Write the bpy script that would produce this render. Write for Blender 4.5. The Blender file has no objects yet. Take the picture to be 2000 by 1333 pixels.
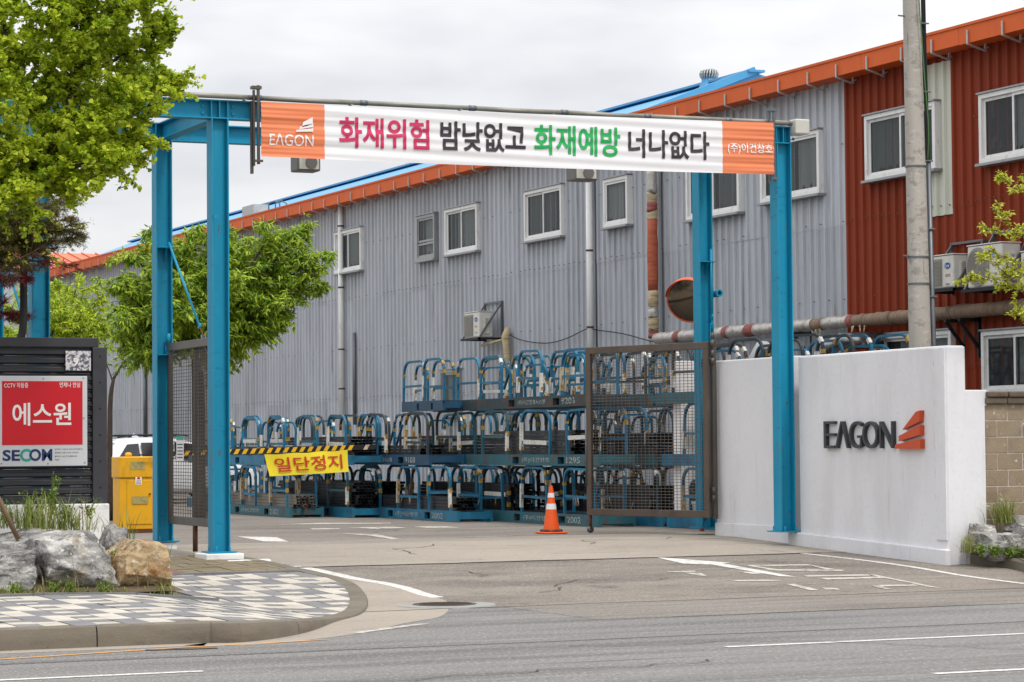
import bpy, bmesh, math, random
import numpy as np
from mathutils import Vector, Matrix, noise
random.seed(7); rng = np.random.default_rng(7)
R = math.radians
scene = bpy.context.scene
col = scene.collection
PI = math.pi

# ---------------------------------------------------------------- camera
F = 5100.0; TH = R(23.8); EYE = 1.75
PITCH = math.atan((866-666.5)/F); ROLL = -0.0085
cam_d = bpy.data.cameras.new('camera'); cam = bpy.data.objects.new('camera', cam_d); col.objects.link(cam)
cam_d.sensor_width = 36; cam_d.lens = 36*F/2000; cam_d.clip_end = 2000; cam_d.clip_start = 0.5
CM = Matrix.Rotation(-TH, 3, 'Z') @ Matrix.Rotation(PI/2+PITCH, 3, 'X') @ Matrix.Rotation(ROLL, 3, 'Z')
cam.matrix_world = Matrix.Translation((0, 0, EYE)) @ CM.to_4x4()
scene.camera = cam

# ---------------------------------------------------------------- sky, sun, exposure
SUN_EL, SUN_AZ = 58, 165      # azimuth measured clockwise from +Y
w = bpy.data.worlds.new('World'); scene.world = w; w.use_nodes = True
nt = w.node_tree; nt.nodes.clear()
out = nt.nodes.new('ShaderNodeOutputWorld'); bg = nt.nodes.new('ShaderNodeBackground')
sky = nt.nodes.new('ShaderNodeTexSky'); sky.sky_type = 'NISHITA'; sky.sun_disc = False
sky.sun_elevation = R(SUN_EL); sky.sun_rotation = R(SUN_AZ)
skm = nt.nodes.new('ShaderNodeVectorMath'); skm.operation = 'SCALE'; skm.inputs['Scale'].default_value = 0.10
nt.links.new(sky.outputs[0], skm.inputs[0])
tc = nt.nodes.new('ShaderNodeTexCoord'); mp = nt.nodes.new('ShaderNodeMapping'); mp.inputs['Scale'].default_value = (5, 5, 16)
nt.links.new(tc.outputs['Generated'], mp.inputs[0])
nz = nt.nodes.new('ShaderNodeTexNoise'); nz.inputs['Scale'].default_value = 1.3; nz.inputs['Detail'].default_value = 4; nz.inputs['Roughness'].default_value = .5
nt.links.new(mp.outputs[0], nz.inputs['Vector'])
cr = nt.nodes.new('ShaderNodeValToRGB'); cr.color_ramp.elements[0].position = .36; cr.color_ramp.elements[1].position = .60
cr.color_ramp.elements[0].color = (.655, .66, .69, 1); cr.color_ramp.elements[1].color = (.86, .862, .868, 1)
nt.links.new(nz.outputs[0], cr.inputs[0])
# overcast sky: luminance rises smoothly towards the zenith
sx = nt.nodes.new('ShaderNodeSeparateXYZ'); nt.links.new(tc.outputs['Generated'], sx.inputs[0])
mr = nt.nodes.new('ShaderNodeMapRange'); mr.inputs['From Min'].default_value = 0.0; mr.inputs['From Max'].default_value = 1
mr.inputs['To Min'].default_value = .77; mr.inputs['To Max'].default_value = 2.15
nt.links.new(sx.outputs['Z'], mr.inputs[0])
cs = nt.nodes.new('ShaderNodeVectorMath'); cs.operation = 'SCALE'
nt.links.new(cr.outputs[0], cs.inputs[0]); nt.links.new(mr.outputs[0], cs.inputs['Scale'])
mx = nt.nodes.new('ShaderNodeMix'); mx.data_type = 'RGBA'; mx.inputs[0].default_value = .92
nt.links.new(skm.outputs[0], mx.inputs[6]); nt.links.new(cs.outputs[0], mx.inputs[7])
nt.links.new(mx.outputs[2], bg.inputs[0]); bg.inputs[1].default_value = 1.0
nt.links.new(bg.outputs[0], out.inputs[0])
sd = bpy.data.lights.new('sun', 'SUN'); sun = bpy.data.objects.new('sun', sd); col.objects.link(sun)
sd.energy = 1.5; sd.angle = R(10); sd.color = (1, .95, .88)
az, el = R(SUN_AZ), R(SUN_EL)
sdir = Vector((math.sin(az)*math.cos(el), math.cos(az)*math.cos(el), math.sin(el)))
sun.rotation_euler = sdir.to_track_quat('Z', 'Y').to_euler(); sun.location = sdir*60
scene.view_settings.view_transform = 'Standard'; scene.view_settings.look = 'None'
scene.view_settings.exposure = 0.36; scene.view_settings.gamma = 1

# ---------------------------------------------------------------- pixel helpers (photo pixels -> points)
def ray(px, py): return CM @ Vector(((px-1000)/F, -(py-666.5)/F, -1))
O = Vector((0, 0, EYE))
def Pz(px, py, z): d = ray(px, py); return O + d*((z-EYE)/d.z)
def Px(px, py, x): d = ray(px, py); return O + d*(x/d.x)
def Py(px, py, y): d = ray(px, py); return O + d*(y/d.y)
def zg(y): return min(max((y-26)*.0333, 0), .3)
def Pg(px, py, dz=0):
    z = 0.1
    for _ in range(30): z = zg(Pz(px, py, z+dz).y)
    return Pz(px, py, z+dz)
def zs(y, x=0):          # sidewalk surface, ramped down to the driveway at its rounded corner
    t = min(max((x-6.9)/2.2, 0), 1); t = t*t*(3-2*t)
    return (.185+.006*(y-22.5))*(1-t)+(zg(y)+.03)*t
def Ps(px, py):
    z = .2
    for _ in range(40): q = Pz(px, py, z); z = .5*z+.5*zs(q.y, q.x)
    return Pz(px, py, z)

# ---------------------------------------------------------------- mesh builder
org = {}
class MB:
    def __init__(s): s.v = []; s.f = []; s.m = []
    def add(s, vs, fs, m=0):
        n = len(s.v); s.v += [tuple(p) for p in vs]; s.f += [tuple(i+n for i in q) for q in fs]; s.m += [m]*len(fs); return s
    def box(s, x0, y0, z0, x1, y1, z1, m=0):
        if x0 > x1: x0, x1 = x1, x0
        if y0 > y1: y0, y1 = y1, y0
        if z0 > z1: z0, z1 = z1, z0
        return s.add([(x0,y0,z0),(x1,y0,z0),(x1,y1,z0),(x0,y1,z0),(x0,y0,z1),(x1,y0,z1),(x1,y1,z1),(x0,y1,z1)],
                     [(0,3,2,1),(4,5,6,7),(0,1,5,4),(1,2,6,5),(2,3,7,6),(3,0,4,7)], m)
    def bar(s, p, q, wd, h, m=0, up=(0,0,1)):
        p = Vector(p); q = Vector(q); d = (q-p).normalized(); u = Vector(up)
        if abs(d.dot(u)) > .99: u = Vector((0,1,0))
        a = d.cross(u).normalized()*(wd/2); b = a.cross(d).normalized()*(h/2)
        vs = [p-a-b, p+a-b, p+a+b, p-a+b, q-a-b, q+a-b, q+a+b, q-a+b]
        return s.add(vs, [(0,1,2,3),(7,6,5,4),(0,4,5,1),(1,5,6,2),(2,6,7,3),(3,7,4,0)], m)
    def tube(s, pts, r, n=8, m=0, caps=True, sq=False):
        pts = [Vector(p) for p in pts]; k = len(pts); rs = r if isinstance(r, (list, tuple)) else [r]*k
        t0 = (pts[1]-pts[0]).normalized(); u = Vector((0,0,1)) if abs(t0.z) < .9 else Vector((1,0,0))
        a = t0.cross(u).normalized(); vs = []
        for i, p in enumerate(pts):
            t = (pts[min(i+1,k-1)]-pts[max(i-1,0)]).normalized()
            a = (a-t*a.dot(t)).normalized(); b = t.cross(a)
            for j in range(n):
                an = 2*PI*(j+.5)/n; vs.append(p+(a*math.cos(an)+b*math.sin(an))*rs[i])
        fs = [(i*n+j, i*n+(j+1)%n, (i+1)*n+(j+1)%n, (i+1)*n+j) for i in range(k-1) for j in range(n)]
        if caps: fs += [tuple(range(n-1,-1,-1)), tuple((k-1)*n+j for j in range(n))]
        return s.add(vs, fs, m)
    def prism(s, poly, ext, m=0):
        poly = [Vector(p) for p in poly]; e = Vector(ext); n = len(poly)
        return s.add(poly+[p+e for p in poly], [tuple(range(n-1,-1,-1)), tuple(range(n,2*n))]+[(i,(i+1)%n,n+(i+1)%n,n+i) for i in range(n)], m)
    def lathe(s, prof, c, n=16, m=0, ax='z', caps=True):
        c = Vector(c); vs = []
        for r, z in prof:
            for j in range(n):
                a = 2*PI*j/n; q = (r*math.cos(a), r*math.sin(a), z)
                if ax == 'x': q = (z, q[0], q[1])
                if ax == 'y': q = (q[0], z, q[1])
                vs.append(c+Vector(q))
        k = len(prof); fs = [(i*n+j, i*n+(j+1)%n, (i+1)*n+(j+1)%n, (i+1)*n+j) for i in range(k-1) for j in range(n)]
        if caps: fs += [tuple(range(n-1,-1,-1)), tuple((k-1)*n+j for j in range(n))]
        return s.add(vs, fs, m)
    def build(s, name, mats, parent=None, smooth=False, bevel=0, loc=None):
        o3 = np.array(org.get(parent.name, (0,0,0)) if parent else (loc if loc is not None else (0,0,0)))
        me = bpy.data.meshes.new(name)
        v = (np.array(s.v, dtype=float)-o3)
        me.from_pydata(v.tolist(), [], s.f)
        for m in (mats if isinstance(mats, (list, tuple)) else [mats]): me.materials.append(m)
        if any(s.m): me.polygons.foreach_set('material_index', s.m)
        if smooth:
            me.polygons.foreach_set('use_smooth', [True]*len(me.polygons))
        me.update()
        o = bpy.data.objects.new(name, me); col.objects.link(o)
        if parent: o.parent = parent; org[o.name] = tuple(o3)
        elif loc is not None: o.location = loc; org[o.name] = tuple(loc)
        if smooth == 'auto':
            try: me.set_sharp_from_angle(angle=R(35))
            except Exception: pass
        if bevel:
            b = o.modifiers.new('bevel', 'BEVEL'); b.width = bevel; b.segments = 2; b.limit_method = 'ANGLE'; b.angle_limit = R(40)
        return o
def tag(o, label=None, cat=None, group=None, kind=None):
    if label: o['label'] = label
    if cat: o['category'] = cat
    if group: o['group'] = group
    if kind: o['kind'] = kind
    return o
def thing(name, loc, label, cat, group=None):
    o = bpy.data.objects.new(name, None); col.objects.link(o); o.location = loc; org[o.name] = tuple(loc); o.empty_display_size = .2
    return tag(o, label, cat, group)
def copy_tree(o, parent=None):
    c = o.copy(); col.objects.link(c); c.parent = parent
    for ch in o.children: copy_tree(ch, c)
    return c
def clip(poly, hull):
    """clip polygon [(x,y)] by convex ccw hull"""
    for i in range(len(hull)):
        a = hull[i]; b = hull[(i+1) % len(hull)]
        def side(p): return (b[0]-a[0])*(p[1]-a[1])-(b[1]-a[1])*(p[0]-a[0])
        res = []
        for j in range(len(poly)):
            p, q = poly[j], poly[(j+1) % len(poly)]; sp, sq_ = side(p), side(q)
            if sp >= 0: res.append(p)
            if (sp >= 0) != (sq_ >= 0):
                t = sp/(sp-sq_); res.append((p[0]+(q[0]-p[0])*t, p[1]+(q[1]-p[1])*t))
        poly = res
        if len(poly) < 3: return []
    return poly
def hull2(pts):
    pts = sorted(set(pts))
    def half(ps):
        h = []
        for p in ps:
            while len(h) > 1 and (h[-1][0]-h[-2][0])*(p[1]-h[-2][1])-(h[-1][1]-h[-2][1])*(p[0]-h[-2][0]) <= 0: h.pop()
            h.append(p)
        return h
    a = half(pts); b = half(pts[::-1]); return a[:-1]+b[:-1]

# ---------------------------------------------------------------- materials
def lin(c): return tuple(((x/255+.055)/1.055)**2.4 if x > 10 else x/255/12.92 for x in c)
M = {}
def pm(name, rgb, rough=.6, metal=0, var=.12, scale=3, layers=(), bump=0, bscale=60, spec=.4, vscale=None, coord='P', bdist=.01, objvar=0):
    m = bpy.data.materials.new(name); m.use_nodes = True; t = m.node_tree; bs = t.nodes['Principled BSDF']
    c = lin(rgb)
    g = t.nodes.new('ShaderNodeNewGeometry')
    if coord == 'O':
        tcn = t.nodes.new('ShaderNodeTexCoord'); src = tcn.outputs['Object']
    else: src = g.outputs['Position']
    def nz(sc, det=4, rgh=.6):
        n = t.nodes.new('ShaderNodeTexNoise'); n.inputs['Detail'].default_value = det; n.inputs['Roughness'].default_value = rgh
        if isinstance(sc, (tuple, list)):
            mp = t.nodes.new('ShaderNodeMapping'); mp.inputs['Scale'].default_value = sc; t.links.new(src, mp.inputs[0]); t.links.new(mp.outputs[0], n.inputs['Vector']); n.inputs['Scale'].default_value = 1
        else: t.links.new(src, n.inputs['Vector']); n.inputs['Scale'].default_value = sc
        return n.outputs[0]
    def ramp(x, lo, hi):
        r = t.nodes.new('ShaderNodeMapRange'); r.inputs['From Min'].default_value = lo; r.inputs['From Max'].default_value = hi; t.links.new(x, r.inputs[0]); return r.outputs[0]
    def mix(fac, a, b):
        n = t.nodes.new('ShaderNodeMix'); n.data_type = 'RGBA'
        if hasattr(fac, 'links'): t.links.new(fac, n.inputs[0])
        else: n.inputs[0].default_value = fac
        for k, v in ((6, a), (7, b)):
            if hasattr(v, 'links'): t.links.new(v, n.inputs[k])
            else: n.inputs[k].default_value = (*v, 1)
        return n.outputs[2]
    cur = mix(ramp(nz(vscale or scale), .3, .7), tuple(x*(1-var) for x in c), tuple(min(x*(1+var), .95) for x in c))
    for L in layers:
        lc, sc, lo, hi, op = L
        f = ramp(nz(sc, 6, .65), lo, hi)
        mu = t.nodes.new('ShaderNodeMath'); mu.operation = 'MULTIPLY'; mu.use_clamp = True; mu.inputs[1].default_value = op; t.links.new(f, mu.inputs[0])
        cur = mix(mu.outputs[0], cur, lin(lc))
    if objvar:
        oi = t.nodes.new('ShaderNodeObjectInfo'); rr = t.nodes.new('ShaderNodeMapRange'); rr.inputs['To Min'].default_value = 1-objvar; rr.inputs['To Max'].default_value = 1+objvar*.6
        t.links.new(oi.outputs['Random'], rr.inputs[0]); sc_ = t.nodes.new('ShaderNodeVectorMath'); sc_.operation = 'SCALE'; t.links.new(cur, sc_.inputs[0]); t.links.new(rr.outputs[0], sc_.inputs['Scale']); cur = sc_.outputs[0]
    t.links.new(cur, bs.inputs['Base Color'])
    bs.inputs['Roughness'].default_value = rough; bs.inputs['Metallic'].default_value = metal; bs.inputs['Specular IOR Level'].default_value = spec
    if bump:
        b = t.nodes.new('ShaderNodeBump'); b.inputs['Strength'].default_value = bump; b.inputs['Distance'].default_value = bdist
        t.links.new(nz(bscale, 5), b.inputs['Height']); t.links.new(b.outputs[0], bs.inputs['Normal'])
    M[name] = m; return m
def leafmat(name, rgb1, rgb2, trans=.35, scale=3):
    m = bpy.data.materials.new(name); m.use_nodes = True; t = m.node_tree; t.nodes.clear()
    o = t.nodes.new('ShaderNodeOutputMaterial'); g = t.nodes.new('ShaderNodeNewGeometry')
    mxn = t.nodes.new('ShaderNodeMix'); mxn.data_type = 'RGBA'; mxn.inputs[6].default_value = (*lin(rgb1), 1); mxn.inputs[7].default_value = (*lin(rgb2), 1)
    n = t.nodes.new('ShaderNodeTexNoise'); n.inputs['Scale'].default_value = scale; n.inputs['Detail'].default_value = 2
    ad = t.nodes.new('ShaderNodeMath'); ad.operation = 'ADD'; rr = t.nodes.new('ShaderNodeMapRange'); rr.inputs['From Min'].default_value = .5; rr.inputs['From Max'].default_value = 1.3
    t.links.new(g.outputs['Position'], n.inputs['Vector']); t.links.new(n.outputs[0], ad.inputs[0]); t.links.new(g.outputs['Random Per Island'], ad.inputs[1]); t.links.new(ad.outputs[0], rr.inputs[0]); t.links.new(rr.outputs[0], mxn.inputs[0])
    d = t.nodes.new('ShaderNodeBsdfPrincipled'); d.inputs['Roughness'].default_value = .45; d.inputs['Specular IOR Level'].default_value = .35
    tr = t.nodes.new('ShaderNodeBsdfTranslucent'); ms = t.nodes.new('ShaderNodeMixShader'); ms.inputs[0].default_value = trans
    t.links.new(mxn.outputs[2], d.inputs['Base Color']); t.links.new(mxn.outputs[2], tr.inputs[0]); t.links.new(d.outputs[0], ms.inputs[1]); t.links.new(tr.outputs[0], ms.inputs[2]); t.links.new(ms.outputs[0], o.inputs[0])
    M[name] = m; return m
RUST = (95, 58, 35); GRIME = (70, 66, 60)
pm('asphalt_road', (116,114,112), .9, 0, .12, (.12,.6,1), [((88,86,85), (.10,1.6,1), .46, .62, .75), ((136,132,127), (.2,1.1,1), .54, .68, .6), ((186,183,179), (46,13,1), .55, .66, .6), ((50,50,52), (52,15,1), .54, .66, .65), ((62,60,59), (.25,9,1), .62, .70, .7)], .7, (50,16,1))
pm('asphalt_drive', (124,116,107), .9, 0, .12, .5, [((94,88,82), (.5,1.1,1), .46, .62, .75), ((142,134,124), (.7,.9,1), .54, .68, .6), ((186,178,168), (44,11,1), .55, .66, .55), ((58,54,50), (48,13,1), .54, .66, .65), ((72,68,64), (.6,5,1), .62, .70, .6), ((60,56,53), (1.1,.7,1), .62, .70, .7)], .7, (46,14,1))
pm('asphalt_shoulder', (124,118,110), .9, 0, .12, .5, [((98,92,87), (.25,2.0,1), .46, .62, .75), ((184,178,170), (44,12,1), .55, .66, .55), ((58,55,52), (48,14,1), .54, .66, .65)], .7, (46,14,1))
pm('asphalt_yard', (122,115,107), .9, 0, .10, .4, [((92,87,82), (.4,1.2,1), .48, .66, .7), ((168,162,154), (40,8,1), .55, .68, .5), ((60,57,54), (44,9,1), .55, .68, .6)], .5, (40,9,1))
pm('concrete_apron', (150,141,129), .9, 0, .08, .5, [((120,110,99), (.6,1.3,1), .52, .72, .6), ((172,163,150), 6, .55, .75, .4), ((96,88,79), (36,8,1), .56, .68, .5), ((178,170,158), (40,9,1), .57, .68, .4), ((96,88,80), (.5,5,1), .60, .68, .6)], .4, (40,9,1))
pm('dirt', (92,80,62), .95, 0, .2, 3, [((120,105,80), 8, .5, .7, .6)], .8, 30)
pm('kerb_stone', (110,102,90), .85, 0, .12, 1.2, [((84,74,60), (1,1,5), .46, .7, .75), ((160,150,134), 9, .62, .74, .5), ((60,54,46), 40, .6, .75, .5)], .5, 50)
pm('granite_white', (186,180,169), .8, 0, .13, 3, [((120,115,108), 160, .55, .72, .45), ((150,140,124), 1.6, .48, .68, .6), ((120,112,100), 14, .58, .7, .4)], .3, 60)
pm('granite_grey', (116,115,117), .8, 0, .16, 3, [((150,150,152), 170, .55, .72, .5), ((84,82,82), 40, .56, .7, .5), ((150,142,130), 2.2, .54, .72, .5)], .3, 60)
pm('joint', (96,88,76), .95, 0, .15, 8)
pm('paver_olive', (118,107,84), .9, 0, .16, 2.2, [((90,84,66), 5, .5, .7, .5), ((140,130,106), 40, .58, .72, .4)], .4, 60)
pm('paver_red', (132,96,80), .9, 0, .12, 2.2, [((104,84,70), 5, .5, .7, .5)], .4, 60)
pm('road_paint', (205,203,198), .8, 0, .05, 3, [((138,132,124), 22, .5, .62, .8), ((120,116,112), (2,14,1), .6, .68, .7)], .3, 90)
pm('road_paint_worn', (186,180,172), .85, 0, .05, 3, [((128,120,110), (9,4,1), .50, .62, .9), ((128,120,110), (40,12,1), .54, .64, .7)], .3, 90)
pm('road_yellow', (205,150,84), .8, 0, .06, 3, [((130,118,104), (3,9,1), .5, .66, .8)], .3, 90)
pm('blue_steel', (18,138,172), .5, .0, .05, 1.2, [((20,110,140), (1.5,1.5,.4), .48, .72, .5), ((60,150,178), (5,5,.5), .56, .72, .4), ((96,72,54), (11,11,4), .63, .69, .85), ((12,92,122), (3,3,12), .60, .70, .5)], .05, 20, .3)
pm('cart_blue', (24,110,144), .5, .1, .2, 1.7, [((30,74,98), 2.2, .42, .66, .8), (RUST, (5,5,2.2), .60, .70, .9), ((28,58,74), .9, .55, .7, .5)], .15, 30, .4)
pm('cart_teal', (40,92,104), .55, .1, .14, 1.7, [((74,60,48), 2.2, .52, .66, .8), (RUST, (5,5,2.2), .56, .66, .95)], .15, 30, .4)
pm('cart_dark', (38,58,66), .55, .1, .14, 1.7, [((92,64,46), 1.6, .52, .66, .8), (RUST, 7, .58, .68, .9)], .15, 30, .4)
pm('cart_navy', (32,72,100), .5, .1, .12, 1.7, [((26,46,64), 1.5, .5, .7, .7), (RUST, 6, .64, .7, .9)], .15, 30, .4)
pm('tape_yellow', (168,134,58), .55, 0, .25, 30, [((104,82,44), 18, .46, .62, .85)])
pm('wrap_white', (205,203,196), .6, 0, .12, 18, [((150,148,140), 14, .5, .68, .7)], .3, 50)
pm('wrap_cream', (186,172,148), .65, 0, .12, 18, [((128,110,88), 12, .5, .66, .7)], .3, 50)
pm('stencil', (172,178,172), .8, 0, .1, 20, [((60,84,92), 30, .48, .58, .9)])
pm('red_oxide', (112,54,42), .7, 0, .2, 6)
pm('profile_dark', (44,46,50), .45, .3, .3, (20,2,20))
pm('profile_grey', (120,114,104), .5, .3, .25, (20,2,20))
pm('clad_grey', (176,180,186), .5, .0, .06, (.8,.8,.5), [((130,134,141), (3,9,.22), .48, .70, .65), ((188,191,198), (2,8,.4), .56, .72, .6), ((112,106,99), (6,14,.35), .58, .72, .7)], .45, (2.2,2.2,1.1), .25, bdist=.06, objvar=.10)
pm('clad_red', (130,54,31), .6, .0, .05, (.8,.8,.5), [((118,44,25), (3,7,.30), .52, .72, .5), ((150,60,32), (2,6,.5), .60, .75, .4)], .3, (2.2,2.2,1.1), .15, bdist=.05, objvar=.08)
pm('clad_cream', (192,194,180), .45, .05, .05, (.8,.8,.5), [((160,164,146), (3,7,.30), .52, .72, .5)])
pm('fascia_orange', (206,90,24), .6, 0, .05, .7, [((184,74,22), (3,3,1), .52, .72, .5), ((120,56,34), 9, .68, .76, .5)], .08, 6)
pm('roof_blue', (74,150,196), .45, 0, .06, .8, [((60,130,174), (.6,4,2), .5, .7, .5)])
pm('roof_orange', (200,104,66), .5, 0, .06, .8)
pm('skylight', (205,210,212), .4, 0, .05, 1)
pm('galv_white', (178,178,176), .5, .3, .1, 20, [((120,110,100), 30, .55, .7, .6)])
pm('upvc_white', (222,222,220), .4, 0, .04, 4, [((148,142,132), (8,8,3), .56, .74, .6)])
pm('alu_frame', (150,152,154), .4, .4, .06, 4, [((104,100,94), (8,8,3), .56, .74, .6)])
pm('curtain', (186,188,184), .9, 0, .2, (.5,9,.5), objvar=.6)
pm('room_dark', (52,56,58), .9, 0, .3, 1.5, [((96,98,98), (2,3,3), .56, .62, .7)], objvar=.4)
pm('white_render', (216,216,219), .85, 0, .04, .6, [((194,192,192), (1.5,1.5,.4), .48, .70, .5), ((168,162,154), (9,9,.45), .60, .74, .38), ((196,194,192), 14, .56, .7, .4)], .35, 5, .2, bdist=.02)
pm('white_patch', (226,225,224), .85, 0, .05, 4, [((160,152,140), 3, .56, .74, .6)], .3, 14)
pm('letter_steel', (62,64,68), .4, .3, .1, 3)
pm('logo_orange', (190,72,30), .45, 0, .06, 3, [((160,60,30), 9, .56, .7, .5)])
pm('gate_brown', (96,85,76), .42, .45, .10, 2, [((70,60,54), (3,3,1), .5, .7, .6), ((140,126,112), (5,5,1), .64, .74, .5)], .08, 20)
pm('gate_grey', (92,86,80), .45, .4, .10, 2, [((56,54,52), (3,3,1), .5, .7, .6)])
pm('wire', (112,106,100), .4, .6, .1, 5)
pm('rust', (88,58,42), .85, .1, .25, 8, [((120,72,44), 14, .52, .66, .8)])
pm('fence_dark', (58,59,64), .5, .1, .08, 1.5, [((44,44,48), (2,2,4), .5, .7, .5), ((100,100,100), (14,14,30), .70, .74, .7)], .05, 30)
pm('sign_panel', (198,200,203), .4, 0, .03, 2, [((176,176,176), (6,6,1), .56, .75, .4)])
pm('sign_red', (196,14,30), .4, 0, .03, 2)
pm('navy', (24,48,98), .5); pm('green_print', (40,158,140), .5); pm('ink', (50,52,58), .6)
pm('white_print', (232,228,226), .6, 0, .02, 3)
pm('worn_label', (206,204,206), .6, 0, .05, 6, [((52,56,80), 22, .46, .54, .9)])
pm('yellow_box', (214,158,12), .45, 0, .06, 2, [((150,104,30), (4,4,1.5), .56, .72, .7), (RUST, 9, .66, .73, .8)], .08, 12)
pm('dull_label', (160,148,92), .7, 0, .15, 14, [((120,104,60), 20, .5, .66, .7)])
pm('black', (22,22,24), .6, 0, .1, 6); pm('black_rubber', (30,30,32), .6, 0, .1, 8)
pm('barrier_yellow', (218,168,20), .45, 0, .08, 6)
pm('cone_orange', (222,84,24), .5, 0, .06, 5, [((170,62,24), 9, .56, .72, .5)])
pm('reflect_white', (215,216,214), .35, 0, .06, 9)
pm('banner_yellow', (226,206,44), .7, 0, .04, 4)
pm('banner_red_ink', (188,52,34), .7, 0, .05, 6)
pm('banner_white', (228,227,229), .65, 0, .015, 2); pm('banner_orange', (226,130,88), .65, 0, .03, 2)
pm('ink_crimson', (196,48,92), .7, 0, .03, 3); pm('ink_dark', (58,52,58), .7, 0, .05, 3); pm('ink_green', (34,166,86), .7, 0, .03, 3)
pm('pipe_galv', (142,140,130), .5, .3, .1, 4, [((104,98,84), (3,9,9), .5, .7, .6)])
pm('pole_concrete', (168,163,155), .9, 0, .10, (3,3,.5), [((128,121,110), (6,6,9), .54, .62, .6), ((196,193,187), (5,5,14), .58, .66, .6), ((104,98,90), (22,22,3), .62, .70, .6)], .6, (20,20,40))
pm('steel_grey', (104,108,112), .45, .5, .1, 4)
pm('ac_white', (206,204,196), .45, 0, .03, 3, [((180,172,156), (4,4,2), .54, .74, .5)])
pm('ac_grille', (140,136,128), .5, 0, .08, 6)
pm('carrier_blue', (30,74,150), .4); pm('red_print', (170,50,44), .5)
pm('insul_silver', (186,182,176), .38, .5, .1, 7, [((150,110,100), (3,16,3), .56, .66, .7), ((122,104,84), 12, .56, .68, .8)], .8, 22)
pm('insul_brown', (128,106,88), .7, .1, .16, (4,26,4), [((156,142,124), (2,30,2), .52, .66, .7), ((86,70,56), 9, .56, .7, .7)], .9, 26)
pm('insul_orange', (176,92,64), .7, 0, .14, (3,3,22), [((140,64,46), (3,3,26), .5, .64, .7)], .9, (6,6,40))
pm('insul_cream', (186,168,136), .75, 0, .14, (3,3,22), [((130,108,80), (3,3,24), .5, .62, .8)], .9, (6,6,40))
pm('insul_pink', (150,88,80), .7, 0, .2, (3,3,22), [((120,50,46), (3,3,24), .5, .62, .7)], .8, (6,6,40))
pm('rock_grey', (150,148,144), .92, 0, .18, 2.2, [((78,77,78), 2.2, .47, .60, .85), ((204,201,196), (2.6,2.6,6), .53, .63, .8), ((62,61,62), 7, .56, .64, .8), ((212,208,200), 14, .60, .66, .7), ((158,136,108), 2.1, .60, .7, .5)], 1.0, 8, bdist=.08)
pm('rock_brown', (168,146,112), .9, 0, .25, 2.2, [((140,92,42), (2,2,5), .50, .62, .8), ((82,68,54), 4, .52, .64, .75), ((206,196,176), 9, .56, .66, .7), ((58,48,38), 22, .58, .68, .6)], 1.0, 11, bdist=.05)
pm('block', (142,127,106), .92, 0, .14, 2.5, [((112,94,74), 3, .5, .68, .6), ((206,200,192), 8, .62, .67, .8), ((92,78,62), 50, .56, .7, .5)], .6, 40)
pm('block_cap', (104,92,78), .92, 0, .2, 3, [((66,58,50), 5, .48, .66, .7)], .7, 24)
pm('mortar', (196,190,180), .95, 0, .1, 10, [((140,130,116), 9, .5, .7, .5)])
pm('bark', (66,54,46), .9, 0, .25, (10,10,3), [((92,82,72), 14, .55, .7, .5)], .8, (24,24,6))
pm('twig', (88,72,56), .9, 0, .2, 9)
pm('iron', (86,76,66), .6, .5, .2, 20, [((60,50,42), 30, .5, .65, .6)])
pm('mortar_ring', (142,142,138), .9, 0, .06, 6)
pm('car_white', (214,216,218), .25, 0, .01, 1, spec=.6); pm('car_dark', (62,66,74), .25, .3, .02, 1, spec=.6)
pm('car_glass', (22,26,30), .08, 0, .05, 1, spec=.7); pm('tail_red', (130,16,22), .2, 0, .05, 3); pm('tyre', (28,28,28), .8)
pm('chrome', (150,150,150), .2, .9, .02, 1)
pm('hood_orange', (214,92,48), .5, 0, .06, 4)
pm('lamp_glass', (196,194,184), .2, 0, .1, 4); pm('lamp_body', (112,110,106), .5, .3, .1, 4)
pm('weed_stick', (128,104,84), .9, 0, .15, 9)
mm = pm('mirror', (112,104,94), .13, 1.0, .01, 1)
gl = bpy.data.materials.new('window_glass'); gl.use_nodes = True; M['glass'] = gl
t = gl.node_tree; b0 = t.nodes['Principled BSDF']; b0.inputs['Base Color'].default_value = (.05, .055, .06, 1); b0.inputs['Roughness'].default_value = .04; b0.inputs['Specular IOR Level'].default_value = .6
tr = t.nodes.new('ShaderNodeBsdfTransparent'); tr.inputs[0].default_value = (.84, .86, .86, 1); ms = t.nodes.new('ShaderNodeMixShader'); ms.inputs[0].default_value = .26
t.links.new(tr.outputs[0], ms.inputs[1]); t.links.new(b0.outputs[0], ms.inputs[2]); t.links.new(ms.outputs[0], t.nodes['Material Output'].inputs[0])
leafmat('leaf_ginkgo', (112,146,26), (204,216,62), .45, 1.6)
leafmat('leaf_zelkova', (78,116,26), (178,200,62), .38, 1.6)
leafmat('leaf_bright', (128,160,30), (200,214,66), .42)
leafmat('leaf_maple', (70,18,24), (124,34,40), .3)
leafmat('leaf_yew', (70,74,32), (122,112,54), .3)
leafmat('leaf_young', (150,160,40), (212,214,84), .4)
leafmat('leaf_weed', (70,104,34), (134,156,58), .3)
leafmat('grass', (84,106,44), (160,164,88), .3)
leafmat('grass_dry', (130,112,76), (176,156,110), .3)

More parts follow.
